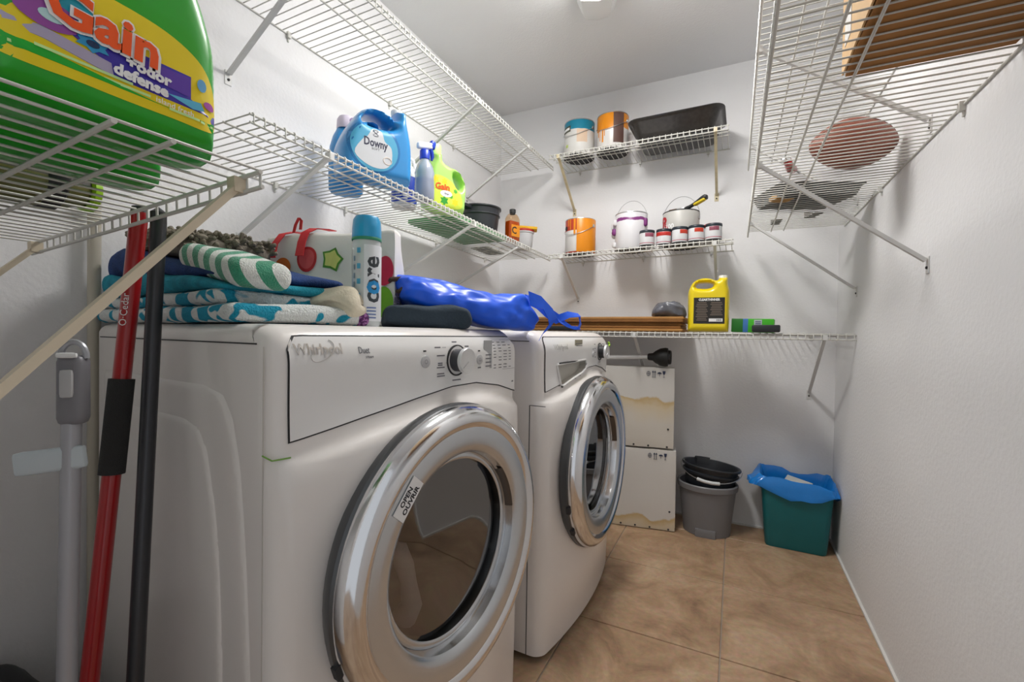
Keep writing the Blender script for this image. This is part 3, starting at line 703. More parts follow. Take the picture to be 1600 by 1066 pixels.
# small things behind the towels
sv = thing('handheld_vacuum', 'grey and olive handheld vacuum lying on the shelf behind the detergent jugs', 'vacuum', (-.985, .245, 1.1545), 0, rot=(0, R(-3.4), R(3)))
MB().lathe([(0, -.14), (.028, -.14), (.04, -.12), (.044, -.02), (.044, .06), (.038, .10), (.03, .12), (0, .121)], 24, Matrix.Translation((0, .0, .045)) @ Matrix.Rotation(R(-90), 4, 'X')).build('body', ramp_mat('vac_grey_olive', 'z', ((0, '#6b6a3a'), (.45, '#5d5a57')), .35, lo=0, hi=.09), sv)
MB().lathe([(.043, .06), (.047, .065), (.047, .085), (.04, .09)], 24, Matrix.Translation((0, .0, .047)) @ Matrix.Rotation(R(-90), 4, 'X')).build('ring', black, sv)
MB().lathe([(.030, .121), (.036, .124), (.034, .134), (.022, .14), (0, .142)], 24, Matrix.Translation((0, .0, .042)) @ Matrix.Rotation(R(-90), 4, 'X')).build('end_cap', mat('lime_plastic', '#9fcf1f', .35), sv)
ca = thing('small_canister', 'small ribbed grey canister standing behind the navy towel', 'canister', dry(-.655, .17, .002), 0)
MB().lathe([(0, 0), (.022, 0)] + [(.024 + .0015*(i % 2), .01 + .008*i) for i in range(16)] + [(.022, .145), (0, .147)], 20).build('body', mat('canister_grey', '#6f7377', .4, .5), ca)
MB().lathe([(0, .147), (.015, .147), (.015, .158), (0, .16)], 16).build('lid', mat('canister_olive', '#7a7a58', .5), ca)
fl_ = thing('flashlight', 'black round-headed flashlight lying on the back of the navy towel', 'flashlight', dry(-.585, .14, .139), DR)
Mf = Matrix.Rotation(R(68), 4, 'X') @ Matrix.Rotation(R(-20), 4, 'Y')
MB().lathe([(0, -.06), (.016, -.06), (.017, .0), (.03, .02), (.033, .03), (.033, .04), (.029, .041)], 28, Mf).build('housing', black, fl_)
MB().lathe([(.029, .036), (.02, .028), (0, .02)], 28, Mf).build('reflector', chrome, fl_)

# ------------------------------------------------------------------ handles and sticks leaning by the dryer
def pole(mb_pts, r, m, name, parent): return MB().tube(mb_pts, r, 16).build(name, m, parent)
rb = thing('broom', 'red broom handle with black foam grip leaning by the dryer', 'broom', (-.914, .313, 0))
def lerp3(a, b, t): return tuple(x + (y-x)*t for x, y in zip(a, b))
a_, b_ = (0, 0, .03), (-.017, .106, 1.165)
pole([a_, b_], .0128, mat('red_pole', '#a8161b', .3, coat=.4), 'handle', rb)
pole([lerp3(a_, b_, .61), lerp3(a_, b_, .748)], .0178, mat('foam_grip', (.03, .03, .03), .95, bump=.4, bscale=400), 'grip', rb)
MB().lathe([(0, 1), (.013, 1), (.011, 1.01), (0, 1.014)], 14, Matrix.Translation((b_[0]-.0, b_[1], b_[2]-1))).build('end_cap', black, rb)
hb = rbox('head', (-.085, .035, .05), (.16, .045, .045), .01, mat('broom_red', '#8d1518', .5), rb)
br = MB()
for i in range(160):
    x = random.uniform(-.16, -.01); y = random.uniform(.018, .052); br.tube([(x, y, .03), (x*1.05, y + random.uniform(-.01, .01), .001)], .001, 4)
q = br.build('bristles', mat('bristle_black', (.03, .03, .03), .8), rb); q['kind'] = 'stuff'
ax = (Vector(b_) - Vector(a_)).normalized()
_rotp = Vector((0, 0, 1)).rotation_difference(ax).to_matrix().to_4x4()
tx = text('O·Cedar', .016, white_ink, rb, fn=lambda x, y, z: Vector((-y, -.0130 - z, x)), width=.055)
tx.matrix_local = Matrix.Translation(lerp3(a_, b_, .85)) @ _rotp @ Matrix.Rotation(R(38), 4, 'Z')
dp = thing('mop', 'plain dark grey metal mop handle leaning right of the red handle', 'mop', (-.838, .357, 0))
a2, b2 = (0, 0, .03), (-.058, .074, 1.145)
pole([a2, b2], .0118, mat('dark_pole', '#3b3c40', .35, .6, coat=.2), 'handle', dp)
MB().lathe([(0, 0), (.012, 0), (.012, .02), (0, .03)], 14, Matrix.Translation(b2)).build('end_cap', black, dp)
rbox('head', (.075, .02, .025), (.15, .06, .04), .012, mat('mop_head_grey', (.2, .2, .21), .7), dp)
vac = thing('stick_vacuum', 'pale grey stick vacuum tube with hook clip standing against the left side', 'vacuum', (-.865, .295, 0))
vg = mat('vac_tube_grey', '#a9aab0', .35, .3); vg2 = mat('vac_handle_grey', '#7d7c82', .4)
pole([(.0, 0, .07), (.01, .008, .86)], .0115, vg, 'tube', vac)
MB().slab((.0165, .014, .05), .009, (6, 6, 10)).build('handle', vg2, vac, loc=(.012, .009, .875), rot=(0, 0, R(40)))
MB().tube([(.012 + .0155*math.cos(R(40))*math.cos(a), .009 + .0155*math.sin(R(40))*math.cos(a), .922 + .022*math.sin(a)) for a in [R(-5 + 19*i) for i in range(11)]], .0042, 8).build('hook_loop', vg, vac)
MB().slab((.008, .004, .02), .0035, (4, 3, 6)).build('button', mat('vac_button', '#b9b9bb', .4), vac, loc=(.012+.0095, .009-.011, .885), rot=(0, 0, R(40)))
MB().slab((.0125, .003, .004), .0028, (4, 3, 3)).build('latch', whitep, vac, loc=(.012+.0085, .009-.0105, .925), rot=(0, 0, R(40)))
MB().slab((.042, .006, .017), .0055, (8, 3, 6)).build('clip', mat('clip_white', '#c4ced4', .45), vac, loc=(-.004, -.010, .775), rot=(R(0), R(-6), R(42)))
rbox('floor_head', (.03, -.06, .035), (.20, .08, .06), .02, vg2, vac)
wp = thing('white_pole', 'slim off-white pole leaning against the left wall behind the towels', 'pole', (-1.345, .515, 0))
pole([(0, 0, 0), (-.012, .006, 1.26)], .0125, mat('offwhite_pole', '#bdb7a8', .5), 'shaft', wp)
MB().lathe([(0, 0), (.0135, 0), (.0135, .02), (0, .028)], 14, Matrix.Translation((-.012, .006, 1.26))).build('end_cap', greyp, wp)
bk = thing('black_bag', 'black bag slumped in the dark gap beside the dryer', 'bag', (-1.222, .33, 0))
MB().slab((.15, .07, .13), .05, (16, 10, 14), lambda p: p + Vector((.012*N(p, 12), .012*N(p, 12, 4), .02*N(p, 8, 8)))).build('bag_body', black, bk, loc=(0, 0, .135))
MB().tube([(-.05, 0, .25), (-.04, 0, .29), (.04, 0, .29), (.05, 0, .25)], .006, 8).build('strap', black, bk)

# ------------------------------------------------------------------ jugs and bottles
FORMS = {}; FMESH = {}
def jug(name, label, cat, loc, rotz, outer, hole, thick, m, cap=None, capm=None, bev=.03, n=5, rot=None, group=None):
    t = thing(name, label, cat, loc, rotz, rot=rot, group=group)
    key = (id(outer), thick)
    if key not in FMESH:
        f = Form([cat_rom(outer, n)] + ([cat_rom(hole, n)] if hole else []), thick, bev); FMESH[key] = (f, f.mesh())
    f, me = FMESH[key]; FORMS[t.name] = f
    link('jug_body', me, m, t, True, None, None, 80)
    if cap:
        x, z, r, h = cap
        MB().lathe([(r*.9, z-.006), (r*.98, z), (r, z+.002), (r, z+h-.003), (r*.94, z+h), (0, z+h)], 28, Matrix.Translation((x, 0, 0))).build('cap', capm, t)
    return t
def jtext(t, s_, size, m, x, z, layer=3, tilt=0.0, **k):
    """print that follows the bulge of a jug"""
    f = FORMS[t.name]; z = f.zs*z + f.zo; c, sn = math.cos(R(tilt)), math.sin(R(tilt))
    def fn(u, v, w):
        X, Z = x + u*c + v*sn, z - u*sn + v*c
        return Vector((X, -f.h(X, Z) - .0004*layer - w, Z))
    return text(s_, size, m, t, fn=fn, **k)
# big green detergent jugs on the near shelf
gm_ = mat('detergent_green', '#12a81c', .32, coat=.3); gcap = mat('cap_deep_green', '#0b7d1f', .35)
go = [(-.100, .012), (-.09, .002), (0, 0), (.09, .002), (.100, .012), (.101, .08), (.099, .125), (.090, .160), (.078, .190), (.060, .220), (.030, .245), (.010, .250), (-.04, .245), (-.075, .225), (-.093, .17), (-.100, .10)]
gh = [(-.062, .185), (-.05, .205), (-.02, .218), (-.012, .205), (-.03, .190), (-.05, .176)]
def lab_patch(nm, col, parent, pts, y, rough=.4):
    m = col if not isinstance(col, str) else mat('print_'+col.strip('#'), col, rough)
    f = FORMS.get(parent.name)
    if not f: return disc_print(nm, m, parent, pts, y)
    pts = [(p[0], f.zs*p[1] + f.zo) for p in pts]
    vo, fo = tri_fill([pts], grid_in([pts], .009, .004)); off = -y - f.t
    return MB().add([(x, -f.h(x, z) - off - .0004, z) for x, z in vo], fo).build(nm, m, parent, True)
def green_jug(label, loc, rot, full):
    t = jug('detergent_jug', label, 'detergent', loc, 0, go, gh, .135, gm_, (.012, .244, .034, .06), gcap, .036, rot=rot)
    if not full: return t
    yf = -.0678; FORMS[t.name].zs = .64; FORMS[t.name].zo = .003
    lab = cat_rom([(-.088, .045), (-.03, .038), (.04, .038), (.085, .042), (.089, .09), (.080, .128), (.060, .160), (.025, .178), (-.03, .180), (-.07, .165), (-.085, .12)], 5)
    L = lab_patch('label', '#edd413', t, lab, yf)
    lab_patch('label_band', '#0fae2c', t, [(-.088, .044), (.085, .0405), (.0875, .060), (-.087, .074)], yf-.0004)
    lab_patch('label_purple', '#3b2fa6', t, [(-.01, .066), (.0875, .054), (.088, .072), (.058, .082), (.058, .120), (-.02, .118), (-.055, .110), (-.02, .085)], yf-.0006)
    lab_patch('label_violet', '#5a35a8', t, [(.015, .088), (.057, .084), (.058, .118), (.015, .112)], yf-.0009)
    lab_patch('label_teal', '#1fa3bb', t, [(-.087, .125), (-.045, .112), (-.02, .128), (-.03, .155), (-.065, .162), (-.08, .15)], yf-.0008)
    lab_patch('label_lilac', '#b3abc6', t, [(-.088, .074), (-.01, .066), (-.012, .084), (-.06, .094), (-.0875, .1)], yf-.0007)
    lab_patch('printed_bloom', '#9a4fa5', t, ell(-.056, .113, .022, .020, 20), yf-.0012); lab_patch('printed_bloom_core', '#bfe3e6', t, ell(-.054, .112, .009, .008, 16), yf-.0016)
    lab_patch('printed_flower', '#2f9cd0', t, [(-.026 + (.014 if i % 2 else .009)*math.cos(i*math.pi/6), .099 + (.013 if i % 2 else .008)*math.sin(i*math.pi/6)) for i in range(12)], yf-.0012)
    lab_patch('printed_flower_core', '#14345f', t, ell(-.026, .099, .005, .005, 12), yf-.0016)
    lab_patch('printed_drop', '#a02fa0', t, ell(.078, .083, .007, .007, 14), yf-.0012); lab_patch('printed_petal', '#5fa8d8', t, ell(.069, .113, .005, .011, 14), yf-.0012)
    lab_patch('printed_wave', '#58b6d8', t, [(.035, .075), (.068, .082), (.072, .070), (.06, .066)], yf-.0012)
    og = mat('print_orange', '#f2560d', .4)
    jtext(t, 'Gain', .049, white_ink, -.016, .130, 9, 3, bold=.0030, width=.090)
    jtext(t, 'Gain', .046, og, -.016, .130, 12, 3, bold=.0015, width=.084)
    jtext(t, '+odor', .015, white_ink, .018, .095, 9, 3, bold=.0007)
    jtext(t, 'defense', .015, white_ink, .012, .076, 9, 3, bold=.0007)
    jtext(t, 'island fresh', .008, white_ink, .042, .056, 9, 2)
    for x, z, w in ((-.03, .058, .10), (.052, .051, .03), (.076, .05, .016), (-.03, .0655, .07)): lab_patch('printed_line', mat('pale_print', '#c9ef9f', .5), t, [(x-w/2, z-.002), (x+w/2, z-.002), (x+w/2, z+.002), (x-w/2, z+.002)], yf-.0012)
    return t
green_jug('big green detergent jug with yellow and purple label nearest the camera', (-.648, .249, 1.1762), (0, 0, R(90)), True).scale = (1.08, 1.0, 1.06)
green_jug('plain-sided green detergent jug behind the labelled one on the near shelf', (-.792, .268, 1.169), (0, 0, R(90)), False)

# blue fabric softener on the left shelf
SLZ = lambda y: 1.424 + math.tan(LLT)*(2.50 - y) + .0035
bls = mat('softener_blue', '#2b8ed1', .3, coat=.4)
bo = [(-.115, .012), (-.10, .002), (0, 0), (.10, .002), (.118, .012), (.122, .06), (.120, .13), (.112, .175), (.104, .21), (.100, .245), (.094, .250), (.072, .250), (.066, .245), (.062, .224), (.056, .214), (.035, .227), (-.008, .234), (-.048, .220), (-.076, .182), (-.10, .14), (-.118, .09), (-.119, .04)]
bh = [(.050, .186), (.03, .204), (-.005, .211), (-.035, .203), (-.052, .182), (-.03, .172), (.02, .174)]
t = jug('fabric_softener', 'blue fabric softener jug with white oval label at the shelf front', 'softener', (-1.085, 1.140, SLZ(1.14)), R(66), bo, bh, .13, bls, (.083, .25, .020, .014), whitep, .034)
lab_patch('label_recess', mat('softener_blue_deep', '#1f74b4', .35), t, cat_rom(ell(-.02, .098, .086, .082, 16), 2), -.0655)
lab_patch('label', mat('softener_label', '#4fa9cf', .4), t, cat_rom(ell(-.020, .096, .078, .074, 16), 2), -.0660)
lab_patch('label_white', mat('label_whitegrey', '#d3d6da', .45), t, cat_rom([(-.085, .065), (-.06, .112), (-.045, .125), (-.03, .150), (-.015, .155), (.003, .148), (.012, .122), (.035, .105), (.035, .06), (.01, .035), (-.04, .035)], 4), -.0664)
jtext(t, 'Downy', .036, mat('downy_ink', '#2a2d4a', .5), -.018, .108, 5, width=.078, bold=.0009)
jtext(t, 'SOFT', .010, inkg, -.018, .090, 5, width=.026)

MB().tube([(-.018 + .010*math.sin(2*a)*.9, -.0668, .140 + .010*math.cos(a)) for a in [i*.52 for i in range(13)]], .0009, 5).build('printed_emblem', mat('downy_ink', '#2a2d4a', .5), t)
MB().tube([(.022 + .014*math.cos(a), -.0668, .062 + .011*math.sin(a)) for a in [i*.45 for i in range(15)]], .0016, 5).build('printed_swirl', mat('pearl_print', '#e8d9cf', .4), t)
# second blue bottle behind
t = thing('softener_bottle', 'blue bottle with lilac cap half hidden behind the fabric softener jug', 'bottle', (-1.252, 1.185, SLZ(1.185)), R(60)); t.scale = (1, 1, 1.06)
MB().lathe([(0, 0), (.05, 0), (.058, .01), (.060, .08), (.056, .15), (.046, .185), (.036, .205), (.032, .215)], 30, sx=1.0, sy=.75).build('bottle_body', bls, t)
MB().lathe([(.033, .213), (.034, .216), (.032, .245), (.026, .255), (0, .256)], 24).build('cap', mat('cap_lilac', '#d8cfe0', .4), t)
MB().lathe([(.0, .0), (.009, 0), (.009, .004), (0, .004)], 14, Matrix.Translation((.012, -.030, .238)) @ Matrix.Rotation(R(90), 4, 'X')).build('dose_button', mat('lilac_dark', '#9a86ad', .4), t)
# white bottle with blue label
t = thing('cleaner_bottle', 'white bottle with blue printed label between softener jug and spray bottle', 'bottle', (-1.165, 1.395, SLZ(1.4)), R(50))
MB().lathe([(0, 0), (.045, 0), (.048, .006), (.048, .12), (.044, .14), (.028, .165), (.022, .19), (.022, .205)], 30).build('bottle_body', whitep, t)
MB().lathe([(.021, .203), (.024, .205), (.024, .226), (.02, .229), (0, .229)], 24).build('cap', mat('cap_white', '#e4e4e6', .4), t)
MB().lathe([(.0484, .012), (.0488, .013), (.0488, .112), (.0484, .113)], 24, None, -190, 10).build('label', mat('label_blue', '#1b3fae', .4), t)
for i in range(8):
    for a0 in (-140, -105): MB().lathe([(.0489, .022+.010*i), (.0491, .0225+.010*i), (.0491, .026+.010*i), (.0489, .0265+.010*i)], 5, None, a0, a0+20+(i*5) % 9).build('printed_line', white_ink, t)
MB().tube([(.02, -.0, .196), (.034, -.004, .185), (.04, -.004, .16), (.042, -.002, .14)], .006, 8).build('handle', whitep, t)
# spray bottle
t = thing('spray_bottle', 'clear spray bottle with blue trigger head in front of the lime green jug', 'spray bottle', (-1.035, 1.352, SLZ(1.35)), R(78))
MB().lathe([(0, .001), (.032, .001), (.036, .008), (.0365, .05), (.034, .09), (.0365, .10), (.030, .125), (.018, .145), (.014, .155)], 28).build('bottle_body', mat('clear_blue_plastic', (.62, .68, .80), .12, trans=.55, coat=.3), t)
MB().lathe([(0, .003), (.033, .004), (.0345, .02), (.0345, .078), (0, .078)], 28).build('liquid', mat('liquid_blue', (.25, .36, .62), .2, trans=.4), t)
MB().lathe([(.014, .150), (.0185, .152), (.0185, .182), (.016, .185), (0, .185)], 24).build('collar', mat('spray_blue', '#1a3fb4', .35), t)
MB().slab((.036, .009, .013), .008, (10, 4, 5), lambda p: Vector((p.x, p.y, p.z + .25*p.x))).build('spray_head', mat('spray_clear', (.75, .78, .82), .25), t, loc=(.0, 0, .202))
MB().slab((.012, .0095, .016), .007, (5, 4, 5)).build('nozzle', mat('spray_blue', '#1a3fb4', .35), t, loc=(.036, 0, .215), rot=(0, R(14), 0))
MB().tube([(.024, 0, .20), (.032, 0, .188), (.036, 0, .172), (.033, 0, .158)], [.007, .008, .007, .004], 8).build('trigger', mat('spray_blue', '#1a3fb4', .35), t)
# lime green jug
lm = mat('lime_jug', '#a9dc6c', .35, coat=.3)
o2 = [(-.085, .012), (-.07, .002), (0, 0), (.07, .002), (.083, .012), (.088, .05), (.090, .10), (.085, .14), (.07, .165), (.045, .182), (.01, .188), (-.015, .200), (-.018, .222), (-.022, .230), (-.055, .230), (-.060, .222), (-.062, .20), (-.075, .17), (-.085, .12)]
h2 = [(.068, .115), (.066, .14), (.05, .160), (.033, .160), (.030, .14), (.042, .112), (.056, .102)]
t = jug('softener_jug', 'lime green fabric softener jug with looped handle and flower label', 'softener', (-1.075, 1.525, SLZ(1.5)), R(62), o2, h2, .105, lm, (-.038, .228, .026, .040), mat('lime_cap', '#c2e793', .4), .03)
lab_patch('label', mat('lime_label', '#cfe34a', .4), t, cat_rom([(-.078, .02), (.04, .016), (.062, .035), (.055, .07), (.03, .105), (-.01, .13), (-.06, .135), (-.078, .11)], 4), -.0532)
for x, z, r_, c in ((-.02, .115, .014, '#efd21e'), (-.058, .118, .016, '#efd21e'), (.028, .040, .017, '#efd21e'), (.03, .085, .011, '#4fae2f'), (-.02, .04, .020, '#2c9a2c'), (.01, .06, .010, '#4fae2f')):
    lab_patch('printed_flower', c, t, [(x + r_*(1 if i % 2 else .6)*math.cos(i*math.pi/6), z + r_*(1 if i % 2 else .6)*math.sin(i*math.pi/6)) for i in range(12)], -.0536)
lab_patch('label_white', white_ink, t, ell(-.012, .068, .026, .013), -.0539)
jtext(t, 'Gain', .034, mat('print_orange', '#f2560d', .4), -.028, .092, 6, width=.062, bold=.0012); jtext(t, 'flings', .010, inkg, -.01, .068, 6)
# green tray lying flat, black tub, amber bottle, small pail
t = thing('green_tray', 'flat green tray lying on the shelf in front of the black tub', 'tray', (-1.19, 1.84, SLZ(1.84)), R(90))
MB().slab((.235, .13, .011), .006, (12, 8, 3)).build('tray_board', mat('tray_green', '#1d7f35', .5), t, loc=(0, 0, .0135), rot=(0, R(1.06), 0))
MB().tube([(-.225, -.12, .027), (.225, -.12, .019), (.225, .12, .019), (-.225, .12, .027), (-.225, -.12, .027)], .005, 6).build('rim', mat('tray_green_edge', '#25964a', .45), t)
t = thing('black_tub', 'black plastic tub with side handle behind the amber bottle', 'tub', (-1.185, 2.005, SLZ(2.0) + .029), R(75))
tubm = mat('tub_charcoal', '#2c2f34', .4)
MB().lathe([(0, .004), (.085, .004), (.09, .0), (.105, .125), (.112, .128), (.112, .134), (.102, .134), (.088, .01), (0, .01)], 36).build('tub_body', tubm, t)
MB().lathe([(.102, .09), (.1055, .093), (.1055, .097), (.102, .1)], 36).build('ridge', tubm, t)
MB().slab((.03, .022, .010), .008, (6, 5, 3)).build('handle', tubm, t, loc=(-.125, -.03, .118), rot=(0, 0, R(15)))
t = thing('amber_bottle', 'amber liquid bottle with black cap beside the black tub', 'bottle', (-1.045, 2.105, SLZ(2.1)), R(70))
am = mat('amber_liquid', '#c45a12', .15, coat=.4, trans=.25)
MB().slab((.036, .022, .055), .010, (8, 6, 8)).build('liquid', am, t, loc=(0, 0, .057))
MB().slab((.038, .024, .075), .014, (8, 6, 10), lambda p: Vector((p.x*(1 - .35*sm(.045, .075, p.z)), p.y*(1-.3*sm(.045, .075, p.z)), p.z))).build('bottle_body', glass_mat('amber_glass', (.93, .78, .62), .05), t, loc=(0, 0, .0765))
MB().lathe([(.014, .148), (.014, .156), (.0165, .156), (.0165, .172), (.014, .174), (0, .174)], 20).build('cap', black, t)
lab_patch('label', mat('amber_label', '#d98a1e', .5), t, [(-.03, .03), (.03, .03), (.03, .09), (-.03, .09)], -.0245)
text('C', .05, inkb, t, loc=(-.01, -.025, .06), bold=.001)
t = thing('plastic_pail', 'small translucent white pail with red and yellow sponge lid', 'pail', (-1.06, 2.275, SLZ(2.27)), 0)
MB().lathe([(0, .001), (.045, .001), (.048, .005), (.054, .085), (.058, .088), (.058, .096)], 30).build('pail_body', mat('pail_white', '#c9cacc', .35), t)
MB().lathe([(.058, .094), (.060, .096), (.060, .104), (.055, .107), (0, .107)], 30).build('lid', mat('lid_red', '#b8332a', .4), t)
rbox('sponge', (.012, -.005, .115), (.11, .075, .016), .004, mat('sponge_yellow', '#d9a92a', .9, bump=.4), t, rot=(0, R(4), R(25)))
t = tag(rbox('magazine', (0, 0, 0), (.11, .20, .006), .002, blotch_mat('magazine_cover', ('#3d423b', '#b9bdae'), 30, .5)), 'thin folded magazine lying at the far end of the left shelf', 'magazine')
t.location = (-1.27, 2.25, SLZ(2.25)+.004); t.rotation_euler = (R(-1.06), 0, 0)

# ------------------------------------------------------------------ paint cans on the back wall
def can(name, label, loc, r, h, body, lid, rotz=0, handle=None, group=None, rim=steel, bottom=None, cat='paint can'):
    t = thing(name, label, cat, loc, rotz, group)
    MB().lathe([(r*.985, .004), (r, .006), (r, h-.006), (r*.985, h-.004)], 40).build('body', body, t)
    MB().lathe([(0, .003), (r*.93, .003), (r*.95, 0), (r*1.0, .0), (r*1.012, .003), (r*.99, .006)], 40).build('bottom_rim', bottom or rim, t)
    MB().lathe([(r*.99, h-.005), (r*1.012, h-.003), (r*1.005, h), (r*.93, h), (r*.90, h-.005)], 40).build('top_rim', lid if handle == 'plastic' else rim, t)
    MB().lathe([(r*.91, h-.004), (r*.86, h-.002), (r*.82, h-.006), (0, h-.005)], 40).build('lid', lid, t)
    return t
def bail(t, r, h, up=False, m=steel, tilt=0, ears=True):
    zc = h*.80
    if up: pts = [(r*1.05*math.cos(a), 0, zc + r*1.35*math.sin(a)) for a in [R(180*i/18) for i in range(19)]]
    else: pts = [(r*1.05*math.cos(a), -r*1.06*math.sin(a) , zc - r*.62*math.sin(a)) for a in [R(180*i/18) for i in range(19)]]
    MB().tube(pts, .0015, 6).build('bail_handle', m, t)
    for s_ in (-1, 1): MB().lathe([(0, .004), (.009, .003), (.010, 0)], 14, Matrix.Translation((s_*r*1.0, 0, zc)) @ Matrix.Rotation(R(90*s_), 4, 'Y')).build('handle_ear', steel, t)
GR, GHt = .083, .192
UBz, LBz = 1.942 + .002, lambda x: 1.417 - math.tan(.018)*(-.018 - x) + .0045
body = ramp_mat('can_teal_white', 'z', ((0, '#d6d4d0'), (.70, '#0f7e9b')), .35, wob=.03, wscale=9, lo=0, hi=.192)
t = can('paint_can', 'white paint can with teal lid band on the high back shelf', (-.80, 2.435, UBz), GR, GHt, body, mat('lid_teal', '#0f7e9b', .35), R(-12), bottom=dark)
bail(t, GR, GHt)
MB().lathe([(GR+.0004, .128), (GR+.0008, .129), (GR+.0008, .160), (GR+.0004, .161)], 14, None, -150, -95).build('label_patch', mat('label_olive', '#4a4a3a', .5), t)
MB().lathe([(GR+.0010, .138), (GR+.0014, .139), (GR+.0014, .150), (GR+.0010, .151)], 10, None, -140, -100).build('label_print', white_ink, t)
MB().lathe([(GR+.0004, .065), (GR+.0008, .066), (GR+.0008, .115), (GR+.0004, .135)], 10, None, -70, -30).build('peach_stain', mat('peach_stain', '#d9bfa6', .6), t)
MB().lathe([(GR+.0006, .045), (GR+.0010, .046), (GR+.0010, .060), (GR+.0006, .061)], 8, None, -118, -106).build('leaf_mark', mat('leaf_green', '#b7c96e', .5), t)
body = ramp_mat('can_orange_white', 'z', ((0, '#d8d5d2'), (.55, '#e08a10')), .35, wob=.045, wscale=14, lo=0, hi=.192)
t = can('paint_can', 'orange and white paint can with brown streak beside the black pan', (-.613, 2.435, UBz), GR, GHt, body, mat('lid_orange', '#e08a10', .35), R(-12), bottom=dark)
bail(t, GR, GHt)
for i, (a0, w, z0) in enumerate(((-128, 6, .075), (-116, 3, .05), (-106, 7, .04), (-96, 3, .07))): MB().lathe([(GR+.0004, z0), (GR+.0009, z0+.003), (GR+.0009, .15), (GR+.0004, .155)], 4, None, a0, a0+w).build('paint_drip', mat('lid_orange', '#e08a10', .35), t)
MB().lathe([(GR+.0005, .03), (GR+.001, .031), (GR+.001, .185), (GR+.0005, .186)], 10, None, -62, -22).build('brown_streak', mat('brown_paint', '#5b4038', .5), t)
t = thing('roasting_pan', 'deep black speckled roasting pan on the high back shelf', 'pan', (-.285, 2.442, UBz), R(-1))
pm = mat('pan_black', '#2a2725', .3, coat=.3, vary=.35, vscale=60)
def pan_loop(hx, hy, r, z):
    P = []
    for cx_, cy_, a0 in ((hx-r, hy-r, 0), (-hx+r, hy-r, 90), (-hx+r, -hy+r, 180), (hx-r, -hy+r, 270)):
        for k in range(6): a = R(a0 + 18*k); P.append((cx_ + r*math.cos(a), cy_ + r*math.sin(a), z))
    return P
lev = [(.165, .10, .03, .0), (.175, .108, .035, .004), (.205, .132, .045, .085), (.215, .140, .05, .092), (.222, .146, .05, .095), (.222, .146, .05, .100), (.212, .138, .048, .099), (.20, .127, .04, .085), (.17, .10, .03, .006)]
mb = MB(); V = sum([pan_loop(*l) for l in lev], []); n_ = 24
mb.add(V, [(i*n_+k, i*n_+(k+1) % n_, (i+1)*n_+(k+1) % n_, (i+1)*n_+k) for i in range(len(lev)-1) for k in range(n_)] + [tuple(range(n_)), tuple((len(lev)-1)*n_+k for k in range(n_))])
mb.build('pan_body', pm, t, angle=50)
MB().tube([Vector(p) for p in pan_loop(.2225, .1465, .05, .0985)] + [Vector(pan_loop(.2225, .1465, .05, .0985)[0])], .003, 6).build('rolled_rim', pm, t)
body = ramp_mat('can_red_white', 'z', ((0, '#b93a20'), (.06, '#dad7d4'), (.66, '#b4381f')), .35, lo=0, hi=.192)
x = -.785
t = can('paint_can', 'paint can with thick orange paint running down its right side', (x, 2.435, LBz(x)), GR, GHt, body, mat('lid_orange', '#e08a10', .35), R(-14), bottom=dark); bail(t, GR, GHt)
MB().lathe([(GR+.0006, .008), (GR+.0014, .010), (GR+.0014, .187), (GR+.0006, .189)], 16, None, -72, 40).build('orange_paint', mat('lid_orange', '#e08a10', .35), t)
for a0, w, z0 in ((-84, 8, .10), (-100, 4, .13), (-110, 5, .15)): MB().lathe([(GR+.0006, z0), (GR+.0012, z0+.004), (GR+.0012, .187), (GR+.0006, .189)], 4, None, a0, a0+w).build('paint_drip', mat('lid_orange', '#e08a10', .35), t)
MB().lathe([(0, .0), (.012, 0), (.012, .002), (0, .003)], 16, Matrix.Translation((-.045, -.0705, .142)) @ Matrix.Rotation(R(90), 4, 'X') @ Matrix.Rotation(R(-30), 4, 'Y')).build('black_button', black, t)
x = -.505
body = ramp_mat('can_white_purple', 'z', ((0, '#dedde0'), (.76, '#7a2f74'), (.84, '#d9d8db')), .4, wob=.03, wscale=18, lo=0, hi=.192)
t = can('paint_can', 'white paint can smeared with purple and white paint drips', (x, 2.435, LBz(x)), GR, GHt, body, whitep, R(-8), bottom=dark); bail(t, GR, GHt, True)
for i, (a, z, r_) in enumerate(((-160, .13, .016), (-150, .10, .014), (-165, .09, .015), (-145, .03, .012), (-140, .145, .013))):
    p = Vector(((GR+.004)*math.cos(R(a)), (GR+.004)*math.sin(R(a)), z)); MB().slab((r_, r_, r_*1.3), r_*.9, (5, 5, 5), lambda p: p + Vector((.003*N(p, 90), .003*N(p, 90, 3), 0))).build('dried_paint', mat('dried_white', '#d8d6d8', .5) if i != 1 else mat('purple_paint', '#7a2f74', .45), t, loc=p)
MB().slab((.010, .012, .022), .009, (4, 4, 6)).build('dried_paint', mat('purple_paint', '#7a2f74', .45), t, loc=(GR, -.02, .140))
x = -.258
body = mat('can_plastic_grey', '#bcbab5', .45)
t = can('paint_can', 'grey plastic paint can with black rim and a paintbrush across its top', (x, 2.45, LBz(x)), .088, .175, body, black, R(-10), 'plastic', bottom=dark); bail(t, .088, .175, True)
text('R', .085, mat('red_print', '#b8202c', .45), t, cyl=.0886, rot=(0, 0, R(-46)), loc=(0, 0, .115), bold=.003, width=.06)
text('100', .034, white_ink, t, cyl=.0886, rot=(0, 0, R(-22)), loc=(0, 0, .095), bold=.001)
t = thing('paintbrush', 'paintbrush with black and yellow handle lying across the grey paint can', 'brush', (x+.03, 2.44, LBz(x) + .184), R(-20))
